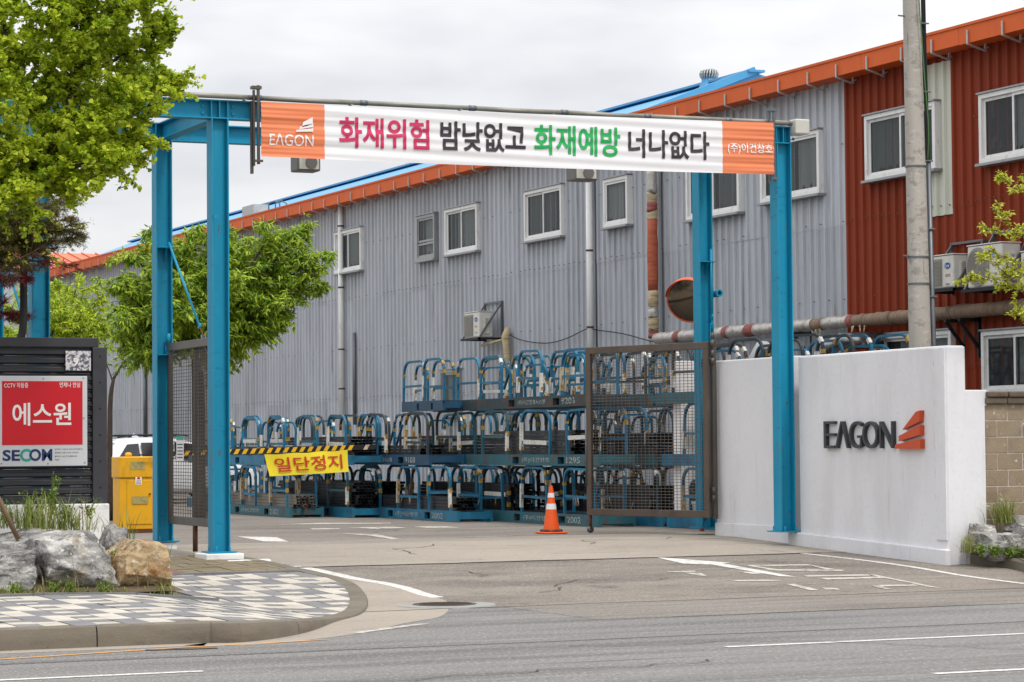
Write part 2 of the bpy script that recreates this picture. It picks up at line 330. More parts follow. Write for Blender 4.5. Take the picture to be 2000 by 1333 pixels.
# ---------------------------------------------------------------- lettering (built once, before the scene fills up)
TXT = {}
def prep(specs):
    objs = []
    for key, body, off, ext in specs:
        c = bpy.data.curves.new('t', 'FONT'); c.body = body; c.offset = off; c.extrude = ext; c.resolution_u = 4; c.align_x = 'LEFT'
        o = bpy.data.objects.new('t', c); col.objects.link(o); objs.append((key, o, c))
    dg = bpy.context.evaluated_depsgraph_get(); dg.update()
    for key, o, c in objs:
        me = bpy.data.meshes.new_from_object(o.evaluated_get(dg))
        v = np.array([tuple(x.co) for x in me.vertices]); f = [tuple(p.vertices) for p in me.polygons]
        if len(v): v[:, :2] -= v[:, :2].min(0); v[:, :2] /= v[:, :2].max(0)
        TXT[key] = (v, f)
        bpy.data.meshes.remove(me); bpy.data.objects.remove(o); bpy.data.curves.remove(c)
prep([('w1','화재위험',.022,0),('w2','밤낮없고',.022,0),('w3','화재예방',.022,0),('w4','너나없다',.022,0),('co','(주)이건창호',.012,0),('brand','EΛGON',.006,0),
      ('E','E',-.010,.5),('A','Λ',-.010,.5),('G','G',-.010,.5),('O','O',-.010,.5),('N','N',-.010,.5),
      ('stop','일단정지',.012,0),('cctv','CCTV 작동중',.008,0),('safe','언제나 안심',.008,0),('s1','에스원',.016,0),
      ('se','SE',.03,0),('c','C',.03,0),('om','OM',.03,0),('n9','9',.02,0),
      ('i1','설치목적 : 시설안전, 화재 및 범죄예방 등',.004,0),('i2','촬영범위 : 건물 내 외부, 주차장 등',.004,0),('i3','촬영시간 : 24시간 연속촬영/녹화',.004,0),('i4','책임자',.004,0),
      ('st1','(주)이건창호시스템',.01,0),('n9203','9203',.01,0),('n1295','1295',.01,0),('n9188','9188',.01,0),('n7295','7295',.01,0),('n1203','2002',.01,0),('st2','(주)이건창호',.01,0),
      ('carrier','Carrier',.004,0),('kc','캐리어',.008,0),('x','X-power',.004,0)])
def put_text(key, o, xd, yd, nrm, wd, ht, name, mat, parent, depth=0, warp=None):
    v, f = TXT[key]; o = np.array(o); xd = np.array(xd); yd = np.array(yd); nrm = np.array(nrm)
    P = o+np.outer(v[:,0]*wd, xd)+np.outer(v[:,1]*ht, yd)+np.outer((v[:,2]+.5)*depth if depth else v[:,2]*0, nrm)
    mb = MB(); mb.add(P.tolist(), f)
    ob = mb.build(name, mat, parent)
    if warp:
        bm = bmesh.new(); bm.from_mesh(ob.data); oo = np.array(org.get(parent.name, (0,0,0)))
        z0, z1 = P[:,2].min(), P[:,2].max()
        k = int((z1-z0)/.025)
        for i in range(1, k):
            bmesh.ops.bisect_plane(bm, geom=bm.verts[:]+bm.edges[:]+bm.faces[:], plane_co=Vector((0,0,z0+(z1-z0)*i/k))-Vector(oo), plane_no=(0,0,1))
        for vv in bm.verts:
            wp = vv.co+Vector(oo); vv.co.y += warp(wp.x, wp.z)
        bm.to_mesh(ob.data); bm.free()
    return ob
print('setup ok')

# ================================================================ GROUND
def sheet(name, rects, mat, dz=0):
    """rects: list of (x0,x1,y0,y1) on the sloping ground"""
    mb = MB()
    for x0, x1, y0, y1 in rects:
        ys = [y0]+[y for y in (26., 35.) if y0 < y < y1]+[y1]
        for a, b in zip(ys[:-1], ys[1:]):
            mb.add([(x0,a,zg(a)+dz),(x1,a,zg(a)+dz),(x1,b,zg(b)+dz),(x0,b,zg(b)+dz)], [(0,1,2,3)])
    return tag(mb.build(name, mat), kind='structure')
sheet('ground', [(-400,400,-100,600)], M['dirt'], -.06)
sheet('road', [(-300,300,-60,25.7)], M['asphalt_road'])
sheet('driveway', [(4,300,25.7,31.6)], M['asphalt_drive'])
sheet('concrete_apron', [(9.6,19.4,31.6,37.1)], M['concrete_apron'], .004)
sheet('yard', [(-60,9.6,31.6,37.1),(-60,60,37.1,160),(19.4,60,31.6,37.1)], M['asphalt_yard'])
def strip(name, pts, wd, mat, dz=.004, group=None):
    """flat painted strip along ground points"""
    mb = MB(); L = []; Rr = []
    for i, p in enumerate(pts):
        d = (Vector(pts[min(i+1,len(pts)-1)])-Vector(pts[max(i-1,0)])); d.z = 0; d.normalize(); n = Vector((-d.y, d.x, 0))*wd/2
        for lst, q in ((L, Vector(p)+n), (Rr, Vector(p)-n)): lst.append((q.x, q.y, zg(q.y)+dz))
    k = len(pts); mb.add(L+Rr, [(i, k+i, k+i+1, i+1) for i in range(k-1)])
    return tag(mb.build(name, mat), kind='structure')
def smooth_pts(pts, n=6):
    res = []; k = len(pts)
    for i in range(k-1):
        p0, p1, p2, p3 = [Vector(pts[min(max(j,0),k-1)]) for j in (i-1,i,i+1,i+2)]
        for s in range(n):
            t = s/n; res.append(.5*((2*p1)+(p2-p0)*t+(2*p0-5*p1+4*p2-p3)*t*t+(3*p1-p0-3*p2+p3)*t**3))
    res.append(Vector(pts[-1])); return res
sheet('road_shoulder', [(11.2,60,23.35,25.69)], M['asphalt_shoulder'], .002)
# seams in the paving, dark and slightly sunk look comes from their own tar colour
pm('tar', (70,66,62), .9, 0, .2, 3)
strip('tar_seam', [(8.5,25.72,0)]+[(x,25.7+random.uniform(-.05,.05),0) for x in np.arange(9,60,.8)], .05, M['tar'])
strip('tar_seam', [(x,31.6+random.uniform(-.03,.03),0) for x in np.arange(10.6,19,.4)], .07, M['tar'], .007)
strip('tar_seam', [(x,21.0+.02*math.sin(x*1.7)+random.uniform(-.03,.03),0) for x in np.arange(2,40,.7)], .03, M['tar'])
strip('tar_seam', [(x,23.33+.0*x+random.uniform(-.03,.03),0) for x in np.arange(12,40,.7)], .035, M['tar'])
strip('yard_line', [Pg(570,1060)+Vector((0,.05,0)), Pg(1000,1048)], .06, M['road_paint_worn'], .008)
for (cx0, cy0, ca, cl) in ((12.3,27.2,.25,3.5),(15.2,29.6,-.35,2.6),(13.2,33.2,1.1,2.4),(16.3,34.2,.4,3.0),(9.5,20.4,.05,4.5),(13.5,18.2,.1,5),(6.5,18.0,-.08,4),(17.5,22.0,.12,5),(12.6,29.4,2.3,1.8),(15.0,40.,.3,4)):
    p = Vector((cx0,cy0,0)); pts = [p.copy()]; a_ = ca
    for _ in range(int(cl/.14)):
        a_ = ca+.7*(a_-ca)+random.gauss(0,.45); p = p+Vector((math.cos(a_),math.sin(a_),0))*.14; pts.append(p.copy())
    strip('crack', pts, .018, M['tar'], .009)
# lane markings
for x0, x1, y in ((-2,Pg(390,1310).x,19.6),(Pg(1400,1262).x,13.7,19.68),(Pg(1810,1315).x,14.6,16.66),(-4,1.0,16.6),(-10.5,-4,19.6),(19.5,26,19.68)):
    strip('lane_line', [(x,y,0) for x in np.linspace(x0,x1,8)], .11, M['road_paint'])
strip('edge_line', [(-12,21.25,0),(4,21.28,0)]+[Pg(a,b) for a,b in ((150,1279),(350,1266),(500,1258),(640,1250))], .07, M['road_yellow'])
strip('edge_line', smooth_pts([Pg(690,1238),Pg(760,1228),Pg(830,1219)]), .12, M['road_paint_worn'])
g5 = lambda x, y: Pg(1100+x/2.222, 1000+y/2.222)
strip('edge_line', smooth_pts([g5(*p) for p in ((805,162),(1000,178),(1250,205),(1500,238),(1750,280),(2010,314))]), .11, M['road_paint'])
g4 = lambda x, y: Pg(400+x/2.857, 1000+y/2.857)
strip('edge_line', smooth_pts([g4(*p) for p in ((430,290),(620,325),(830,372),(1000,400),(1120,428),(1210,458),(1300,480))]), .17, M['road_paint'])
def paint(name, quads, fn, mat):
    for q in quads:
        mb = MB(); vs = [fn(*p) for p in q]; c = sum(vs, Vector())/len(vs)
        mb.add([(p.x, p.y, zg(p.y)+.005) for p in vs], [tuple(range(len(q)))])
        tag(mb.build(name, mat), kind='structure')
paint('arrow_marking', [[(393,197),(520,226),(650,231),(728,223)],[(640,230),(940,281),(1012,284),(700,227)]], g5, M['road_paint'])
paint('letter_marking', [[(795,233),(812,238),(1075,234),(1058,229)],[(1058,229),(1075,234),(1140,252),(1180,251)],[(870,251),(930,257),(1225,258),(1210,253)],[(815,238),(890,251),(930,251),(850,238)],
    [(1040,278),(1060,283),(1335,279),(1320,273)],[(1100,289),(1150,296),(1395,289),(1380,283)],[(1320,273),(1590,328),(1645,333),(1350,274)],[(1330,320),(1370,326),(1545,322),(1520,317)],[(965,315),(1070,342),(1110,341),(1005,314)],[(1330,320),(1395,337),(1425,337),(1365,320)]], g5, M['road_paint_worn'])
paint('letter_marking', [[(450,260),(455,264),(575,262),(570,257)],[(520,265),(580,277),(625,281),(600,268)],[(700,298),(760,303),(960,301),(900,296)],[(760,262),(820,271),(870,270),(830,262)],[(1120,330),(1140,339),(1200,340),(1190,333)]], g5, M['road_paint_worn'])
paint('arrow_marking', [[(180,139),(330,167),(470,169),(400,143)]], g4, M['road_paint'])
paint('arrow_marking', [[(720,119),(930,136),(1040,154),(1085,152),(960,128)],[(400,73),(640,71),(1040,67),(1040,63),(640,63)],[(585,92),(600,101),(760,98),(740,93)],[(790,90),(960,97),(1130,92),(1060,84)],[(1160,84),(1250,92),(1430,90),(1330,81)]], g4, M['road_paint_worn'])

# manhole in the driveway mouth
mc = Pg(868,1182); mh = thing('manhole', mc, 'round iron manhole cover in a grey mortar ring in the driveway', 'manhole')
MB().lathe([(.346,-.01),(.56,-.01),(.55,.006),(.346,.008),(.346,-.01)], mc, 40, 0, 'z', False).build('mortar_ring', M['mortar_ring'], mh)
MB().lathe([(.345,-.02),(.345,.014),(.31,.016),(.302,.010),(.302,-.02)], mc, 36, 0, 'z', False).build('rim', M['iron'], mh)
cvr = MB().lathe([(.30,-.02),(.30,.008)], mc, 32); 
for i in range(-6,7):
    for j in range(-6,7):
        if i*i+j*j < 38: cvr.box(mc.x+i*.045-.015, mc.y+j*.045-.006, mc.z+.008, mc.x+i*.045+.015, mc.y+j*.045+.006, mc.z+.016)
cvr.build('cover', M['iron'], mh)

# ================================================================ SIDEWALK with kerb, tiles and pavers
edge = [Ps(*p) for p in ((320,1215),(446,1213.5),(551,1211),(614,1206),(660,1198),(678,1187),(683,1172),(678,1155),(664,1140),(640,1129),(597,1119),(530,1103),(467,1090),(415,1083))]
eb = edge[0].y
edge = [Vector((-14, eb+.0, 0)), Vector((3, eb, 0)), Vector((edge[0].x, eb, 0))]+edge[1:]
edge = smooth_pts([(p.x, p.y, 0) for p in edge], 5)
SW = MB(); n = len(edge)
base = thing('sidewalk', (7, 26, 0), None, None); tag(base, kind='structure')
rall = hull2([(p.x,p.y) for p in edge]+[(9.2,33.0),(-14.,33.0)])
for gx in np.arange(-14,12.5,.5):
    for gy in np.arange(eb,33,.75):
        q = clip([(gx,gy),(gx+.5,gy),(gx+.5,gy+.75),(gx,gy+.75)], rall)
        if len(q) > 2: SW.add([(x,y,zs(y,x)-.014) for x,y in q], [tuple(range(len(q)))])
SW.build('bedding', M['joint'], base)
# kerb stones along the edge
def offs(i, d):
    t_ = (edge[min(i+1,n-1)]-edge[max(i-1,0)]).normalized(); return edge[i]+Vector((t_.y, -t_.x, 0))*d
cum = [0]
for i in range(1, n): cum.append(cum[-1]+(edge[i]-edge[i-1]).length)
def at_len(s):
    for i in range(1, n):
        if cum[i] >= s:
            f_ = (s-cum[i-1])/max(cum[i]-cum[i-1],1e-6); p = edge[i-1].lerp(edge[i], f_); d = (edge[i]-edge[i-1]).normalized(); return p, Vector((d.y,-d.x,0))
    return edge[-1], Vector((1,0,0))
def kerb(s0, s1):
    mb = MB(); k = max(2, int((s1-s0)/.15)+1); sec = []
    for j in range(k):
        p, nn = at_len(s0+.006+(s1-s0-.012)*j/(k-1)); z = zs(p.y,p.x)+.002
        q = [(0,-.1),(0,0),(.15,0),(.185,-.012),(.205,-.045),(.215,-.12),(.22,-.36)]
        sec += [p+nn*a+Vector((0,0,z+b)) for a, b in q]
    m_ = 7
    fs = [(i*m_+j, i*m_+j+1, (i+1)*m_+j+1, (i+1)*m_+j) for i in range(k-1) for j in range(m_-1)]+[tuple(range(m_-1,-1,-1)), tuple((k-1)*m_+j for j in range(m_))]
    mb.add(sec, fs); mb.build('kerb_stone', M['kerb_stone'], base, 'auto')
s = .35
while s < cum[-1]-.3:
    L = 1.0 if s < 20 else (.9 if s < 22.5 else .6)
    L = 2.05 if s < 18.6 else (1.1 if s < 26 else 1.9)
    kerb(s, min(s+L, cum[-1])); s += L
gp = MB(); L_ = []; R_ = []
for i in range(n):
    if edge[i].y < 30.5:
        t_ = min(max((edge[i].x-7.2)/1.8,0),1); w_ = .30+.55*t_ if edge[i].y < 27 else max(.12,.85-.25*(edge[i].y-27))
        a_, b_ = offs(i,.2), offs(i,.22+w_); L_.append((a_.x,a_.y,zg(a_.y)+.002)); R_.append((b_.x,b_.y,zg(b_.y)+.002))
gp.add(L_+R_, [(i,len(L_)+i,len(L_)+i+1,i+1) for i in range(len(L_)-1)]); tag(gp.build('gutter_pan', M['concrete_apron']), kind='structure')
# two-tone granite tiles, laid in columns of plain and striped squares
reg = hull2([(p.x, p.y) for p in edge if p.y < Ps(600,1119).y+.1]+[(3.0, Ps(600,1119).y+.1)])
TWd, TDp = .235, .74
pl_y = Ps(0,1166).y; pl_x = Ps(375,1160).x
tiles = []
hb = Ps(450,1122).y
reg2 = hull2([q for q in reg if q[1] <= hb]+[(3.0, hb), (Ps(590,1119).x, hb)])
for i in range(0, 42):
    for j in range(0, 12):
        x0 = 2.2+i*TWd; y0 = eb+.03+j*TDp-.25
        st_ = (i-j*3) % 6
        if st_ in (0, 2): parts_ = [(0,1,'granite_white')]
        elif st_ == 1: parts_ = [(0,.34,'granite_white'),(.34,.66,'granite_grey'),(.66,1,'granite_white')]
        elif st_ in (3, 5): parts_ = [(0,1,'granite_grey')]
        else: parts_ = [(0,.34,'granite_grey'),(.34,.66,'granite_white'),(.66,1,'granite_grey')]
        for a, b, mt in parts_:
            q = [(x0+.005,y0+a*TDp+.008),(x0+TWd-.005,y0+a*TDp+.008),(x0+TWd-.005,y0+b*TDp-.008),(x0+.005,y0+b*TDp-.008)]
            q = clip(q, reg2)
            if len(q) < 3: continue
            cx = sum(p[0] for p in q)/len(q); cy = sum(p[1] for p in q)/len(q)
            if cy > pl_y and cx < pl_x: continue
            d = (CM.transposed() @ (Vector((cx,cy,.2))-O)); ix = 1000+F*d.x/-d.z
            if ix < -25: continue
            tiles.append((cy, q, mt))
tiles.sort(key=lambda t_: t_[0])
for cy, q, mt in tiles[:300]:
    h = random.uniform(-.003, .005); mb = MB(); n_ = len(q)
    mb.add([(x,y,zs(y,x)+h-.02) for x,y in q]+[(x,y,zs(y,x)+h) for x,y in q], [tuple(range(n_,2*n_))]+[(k_,(k_+1)%n_,n_+(k_+1)%n_,n_+k_) for k_ in range(n_)])
    mb.build('tile', M[mt], base)
if len(tiles) > 300:
    mb = MB()
    for cy, q, mt in tiles[300:]:
        n_ = len(q); mi = 0 if mt == 'granite_white' else 1
        mb.add([(x,y,zs(y,x)-.02) for x,y in q]+[(x,y,zs(y,x)+.001) for x,y in q], [tuple(range(n_,2*n_))]+[(k_,(k_+1)%n_,n_+(k_+1)%n_,n_+k_) for k_ in range(n_)], mi)
    tag(mb.build('tile', [M['granite_white'], M['granite_grey']], base), kind='stuff')
# grey edging strips
def edging(p, q, nm='edging_strip'):
    m_ = MB(); m_.bar(Vector((p.x,p.y,zs(p.y,p.x)-.01)), Vector((q.x,q.y,zs(q.y,q.x)-.01)), .09, .07); m_.build(nm, M['granite_grey'], base)
xs = np.arange(2.5, pl_x, 1.0)
for a, b in zip(list(xs), list(xs[1:])+[pl_x]): edging(Vector((a+.004,pl_y+.03,0)), Vector((b-.004,pl_y+.03,0)))
edging(Vector((pl_x,hb+.06,0)), Vector((pl_x+1,hb+.06,0))); edging(Vector((pl_x+1.01,hb+.06,0)), Vector((Ps(585,1119).x,hb+.06,0)))
# olive and red concrete pavers up to the gate
reg3 = hull2([(p.x,p.y) for p in edge if p.y > hb+.1]+[(Ps(590,1118).x,hb+.12),(7.6,hb+.12),(7.6,32.9),(10.2,32.9)])
pv = []
for j in range(0, 24):
    for i in range(0, 16):
        x0 = 7.6+i*.21; y0 = hb+.12+j*.26+(.13 if i % 2 else 0)
        q = clip([(x0+.004,y0+.004),(x0+.206,y0+.004),(x0+.206,y0+.256),(x0+.004,y0+.256)], reg3)
        if len(q) < 3: continue
        pv.append((q, 'paver_red' if i in (6,7) and random.random() < .85 else 'paver_olive'))
for q, mt in pv[:300]:
    h = random.uniform(-.004, .004); n_ = len(q); mb = MB()
    mb.add([(x,y,zs(y,x)+h-.03) for x,y in q]+[(x,y,zs(y,x)+h) for x,y in q], [tuple(range(n_,2*n_))]+[(k_,(k_+1)%n_,n_+(k_+1)%n_,n_+k_) for k_ in range(n_)])
    mb.build('paver', M[mt], base)

# ================================================================ FACTORY BUILDING (wall plane X = 24)
WX = 24.0
fb = thing('factory_building', (WX, 60, .3), 'long two-storey factory clad in grey and rust-red ribbed metal with orange gutter', 'building')
W = lambda px, py: Px(px, py, WX)
SEAM = W(1657,500).y
pit = .26; NR = 4; SWd = pit*NR
def clad_mesh(z0, z1, mat, name, npit=NR):
    prof = []
    for k in range(npit):
        y = k*pit; prof += [(0,y),(0,y+.165),(-.044,y+.185),(-.044,y+.24)]
    prof.append((0, npit*pit+.0))
    mb = MB(); zz = [z0, (z0+z1)/2, z1]; vs = []
    for z in zz: vs += [(x, y, z) for x, y in prof]
    k = len(prof); mb.add(vs, [(r*k+i, (r)*k+i+1, (r+1)*k+i+1, (r+1)*k+i) for r in range(2) for i in range(k-1)])
    me = bpy.data.meshes.new(name); me.from_pydata(mb.v, [], mb.f); me.materials.append(mat); return me
rows = [(.32,2.95,.0),(2.90,5.60,-.006),(5.55,8.25,-.012)]
for z0, z1, dx in rows:
    for mat, y0, y1 in (('clad_grey', SEAM, 99.5), ('clad_red', SEAM-SWd*10, SEAM)):
        me = clad_mesh(z0, z1, M[mat], 'cladding_sheet')
        y = y0
        while y < y1-.2:
            o = bpy.data.objects.new('cladding_sheet', me); col.objects.link(o); o.parent = fb
            o.location = (dx+random.uniform(-.003,.003), y-60, -.3); y += SWd
# screw heads in rows
mb = MB()
for z in (.9,2.98,4.25,5.63,7.0):
    y = SEAM-10
    while y < 90:
        if random.random() < .8:
            yy = y+.21 if z in (2.98,5.63) else y+.21
            zz = z+random.uniform(-.015,.015); mb.box(WX-.058, yy-.008, zz-.009, WX-.03, yy+.008, zz+.009)
        y += pit*(1 if z in (2.98,5.63) else 2)
tag(mb.build('screw_heads', M['steel_grey'], fb), kind='stuff')
# solid core, far end and roof
core = MB(); core.box(WX+.06, SEAM-SWd*10, .3, WX+16, 99.5, 8.2); core.build('core_wall', M['clad_grey'], fb)
# gutter
GX = WX-.42
def G(px, py): return Px(px, py, GX)
gz1 = G(1500,150).z; gz0 = gz1-.315
y = SEAM-10.2; k = 0
while y < 99.5:
    y2 = min(y+3.0, 99.6)
    g = MB(); g.box(GX, y+.004, gz0+random.uniform(-.004,.004), GX+.03, y2-.004, gz1); g.box(GX+.03, y+.004, gz0, WX-.005, y2-.004, gz0+.02)
    g.box(GX-.02, y+.004, gz1-.035, GX-.001, y2-.004, gz1+.01)
    g.build('gutter_length', M['fascia_orange'], fb); y = y2
br = MB(); br.box(-.012,-.02,0,0,.02,.22); br.bar((-.006,0,0),(.34,0,-.10),.03,.025); br.bar((.34,0,-.10),(.34,0,.02),.03,.03); br.bar((.30,0,-.09),(.41,0,-.02),.025,.02)
bo = br.build('gutter_bracket', M['galv_white'], fb); bo.location = (GX-.024-WX, SEAM-10-60, gz0-.02-.3); bo.data.transform(Matrix.Translation((WX,60,.3)))
k = 0; y = SEAM-9.6
while y < 97:
    if k:
        c_ = bo.copy(); col.objects.link(c_); c_.parent = fb
    else: c_ = bo
    c_.location = (GX-.024-WX, y-60+random.uniform(-.06,.06), gz0-.02-.3); y += 1.02; k += 1
# blue upper roof
rd = Px(1440,151,WX+3.5); rz = rd.z; RE = Px(1472,150,WX+3.5).y
rf = MB(); rf.prism([(WX-.1,RE,gz1-.12),(WX+3.5,RE,rz),(WX+11,RE,gz1-.3)], (0,99-RE,0)); roof = rf.build('roof', M['roof_blue'], fb)
s_ = MB(); s_.bar((WX+1.05,RE+.02,gz1-.12+(rz-gz1+.12)*1.15/3.6+.02),(WX+1.05,99,gz1-.12+(rz-gz1+.12)*1.15/3.6+.02),.55,.012); s_.build('skylight_strip', M['skylight'], roof)
s_ = MB(); s_.bar((WX+3.5,RE-.15,rz+.02),(WX+3.5,99,rz+.02),.4,.05); s_.bar((WX+.2,RE-.04,gz1+.04),(WX+3.5,RE-.04,rz+.04),.12,.16); s_.build('ridge_flashing', M['roof_blue'], roof)
tv = Px(1385,166,WX+3.4); vt = thing('roof_ventilator', (tv.x,tv.y,tv.z-.1), 'ribbed metal turbine ventilator on the blue roof ridge', 'ventilator')
MB().lathe([(.30,-.25),(.2,0),(.17,.05),(.17,.12)], (tv.x,tv.y,tv.z), 16).build('base', M['roof_blue'], vt, True)
for i in range(20):
    a = i*2*PI/20; pts = []
    for r_, z_ in ((.14,.12),(.19,.17),(.205,.24),(.18,.30),(.08,.34)): pts.append((tv.x+r_*math.cos(a+z_), tv.y+r_*math.sin(a+z_), tv.z+z_))
    MB().tube(pts, .019, 4).build('vane', M['galv_white'], vt)
MB().lathe([(.12,.12),(.14,.24),(.10,.33),(.02,.35)], (tv.x,tv.y,tv.z), 12).build('drum', M['steel_grey'], vt, True)
# roof safety hoops and hatch seen over the gutter
q = Px(483,405,WX+.6); MB().box(q.x, q.y-.6, q.z-.3, q.x+.5, q.y+.5, q.z+.04).build('roof_hatch', M['galv_white'], fb)
for px in (525, 538):
    q = Px(px,398,WX+.5); MB().tube([(q.x,q.y,q.z-.3),(q.x,q.y,q.z),(q.x+.15,q.y-.06,q.z+.08),(q.x+.3,q.y-.12,q.z),(q.x+.3,q.y-.12,q.z-.3)], .02, 6).build('roof_hoop', M['steel_grey'], fb, True)
# ---- windows
def window(px0, px1, ptop, pbot, kind=2, mat='upvc_white', z=None, sill=True):
    V_ = lambda p_, q_: Px(p_, q_, WX-.15)
    a = V_(px0, ptop); b = V_(px0, pbot); c_ = V_(px1, pbot)
    yh, yl = a.y, c_.y; z1, z0 = (a.z, b.z) if z is None else z
    fx = WX-.15; fr = .075
    p = MB()
    p.box(fx, yl, z0, WX-.002, yl+fr, z1); p.box(fx, yh-fr, z0, WX-.002, yh, z1); p.box(fx, yl+fr, z1-fr, WX-.002, yh-fr, z1); p.box(fx, yl+fr, z0, WX-.002, yh-fr, z0+fr)
    wo = p.build('window_frame', M[mat], fb, False, .006)
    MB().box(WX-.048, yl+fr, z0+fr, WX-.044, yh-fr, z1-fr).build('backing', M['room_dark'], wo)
    if sill: MB().box(fx-.06, yl-.04, z0-.05, WX-.002, yh+.04, z0-.003).build('sill', M['alu_frame'], wo, False, .005)
    MB().box(fx-.03, yl-.02, z1+.003, WX-.002, yh+.02, z1+.03).build('head_flashing', M['alu_frame'], wo)
    spans = [(yl+fr, yh-fr)] if kind == 1 else [(yl+fr, (yl+yh)/2+.02), ((yl+yh)/2-.02, yh-fr)]
    if kind == 3: spans = [(yl+fr, yh-fr)]
    for si, (s0, s1) in enumerate(spans):
        xx = fx+.025+.028*si; sf = .05
        zz = [(z0+fr, z1-fr)] if kind != 3 else [(z0+fr, z0+(z1-z0)*.38), (z0+(z1-z0)*.40, z1-fr)]
        for zb, zt in zz:
            f_ = MB(); f_.box(xx, s0, zb, xx+.024, s0+sf, zt); f_.box(xx, s1-sf, zb, xx+.024, s1, zt); f_.box(xx, s0+sf, zt-sf, xx+.024, s1-sf, zt); f_.box(xx, s0+sf, zb, xx+.024, s1-sf, zb+sf)
            f_.build('sash', M[mat], wo, False, .004)
            MB().box(xx+.010, s0+sf, zb+sf, xx+.014, s1-sf, zt-sf).build('pane', M['glass'], wo)
    # curtain just behind the glass
    cw = MB(); k = 26; side = random.choice((0, 1)); ext = random.uniform(.35, .75)*(yh-yl)
    s0 = yl+fr+.01 if side == 0 else yh-fr-.01-ext
    vs = []
    for i in range(k+1):
        y_ = s0+ext*i/k; x_ = WX-.058+.007*math.sin(i*1.9+random.random())
        vs += [(x_, y_, z0+fr+random.uniform(0,.15)), (x_, y_, z1-fr)]
    cw.add(vs, [(2*i,2*i+2,2*i+3,2*i+1) for i in range(k)])
    cw.build('curtain', M['curtain'], wo, True)
window(652,704,455,536); window(812,848,424,511,3,'alu_frame'); window(867,931,411,500); window(1022,1096,376,473); window(1177,1225,352,446,1)
zz6 = (Px(1600,252,WX-.15).z, Px(1600,377,WX-.15).z)
window(1338,1443,330,418,2,'upvc_white',(zz6[0]-.02,zz6[1]-.08)); window(1483,1600,300,392,2,'upvc_white',zz6)
window(1687,1827,228,354,2); window(1910,2045,186,321,2); window(1718,1858,655,760,2); window(1915,2045,648,770,2)
window(858,895,724,812,1,'alu_frame')
window(438,482,485,560,2)
# cream patch sheets
ca, cb = W(1818,122), W(1866,418)
for i in range(2):
    me = clad_mesh(ca.z-(ca.z-cb.z), ca.z-.05, M['clad_cream'], 'patch_sheet', 2)
    o = bpy.data.objects.new('patch_sheet', me); col.objects.link(o); o.parent = fb; o.location = (-.03-.003*i, cb.y-60+.0+i*.5, -.3)
# downpipes
def downpipe(px, ytop, ybot, bands, r=.075, hop=True, xo=.14, mat='upvc_white'):
    a = Px(px, ytop, WX-xo); b = Px(px, ybot, WX-xo)
    d = MB().tube([(a.x,a.y,b.z if b.z > .4 else .4),(a.x,a.y,a.z)], r, 12).build('downpipe', M[mat], fb, True)
    if hop: MB().prism([(a.x-.13,a.y-.14,a.z),(a.x+.12,a.y-.14,a.z),(a.x+.12,a.y+.14,a.z),(a.x-.13,a.y+.14,a.z)],(0,0,.16)).build('hopper', M['steel_grey'], d, False, .01)
    for yb in bands:
        c_ = Px(px, yb, WX-xo); k_ = MB(); k_.lathe([(r+.003,-.02),(r+.01,-.02),(r+.01,.02),(r+.003,.02)], (a.x,a.y,c_.z), 12); k_.box(a.x,a.y-.012,c_.z-.015,WX-.03,a.y+.012,c_.z+.015); k_.build('clamp', M['rust'], d)
downpipe(665, 402, 840, (442,562,683,760)); downpipe(1150, 300, 800, (490,640)); downpipe(98, 545, 700, (560,), .07, False)
downpipe(692, 650, 830, (), .05, False, .1, 'steel_grey'); downpipe(283, 712, 860, (), .06, False, .1, 'steel_grey')
for px in (1163, 1293):
    q = W(px, 500); MB().box(WX-.09, q.y-.08, .4, WX-.045, q.y+.10, 8.0).build('joint_cover', M['clad_grey'], fb)

# insulated pipe: riser and long run on brackets
ip = thing('insulated_pipe', (WX-.3, 44, .3), 'peeling insulated steam pipe rising beside the mirror and running along the wall', 'pipe')
ra = Px(1273,335,WX-.25); rb = Px(1280,657,WX-.25)
segs = [(335,378,'insul_silver'),(378,396,'insul_cream'),(396,413,'insul_pink'),(413,430,'insul_cream'),(430,568,'insul_orange'),(568,600,'insul_cream'),(600,622,'insul_silver'),(622,645,'insul_cream'),(645,660,'insul_pink')]
for i, (t0, t1, mt) in enumerate(segs):
    za = Px(1273,t0,WX-.25).z; zb = Px(1273,t1,WX-.25).z
    k_ = 7; pts = [(WX-.25+random.uniform(-.006,.006), ra.y+random.uniform(-.006,.006), za+(zb-za)*j/(k_-1)) for j in range(k_)]
    MB().tube(pts, [.105+random.uniform(-.006,.010) for _ in pts], 12).build('insulation', M[mt], ip, True)
MB().tube([(WX-.25,ra.y,7.6),(WX-.25,ra.y,ra.z)], .10, 12).build('insulation', M['insul_silver'], ip, True)
p0 = Px(1283,661,WX-.25); p1 = Px(2000,601,WX-.25)
Y = p0.y; zr = (p0.z+Px(1650,630,WX-.25).z)/2
lens = []
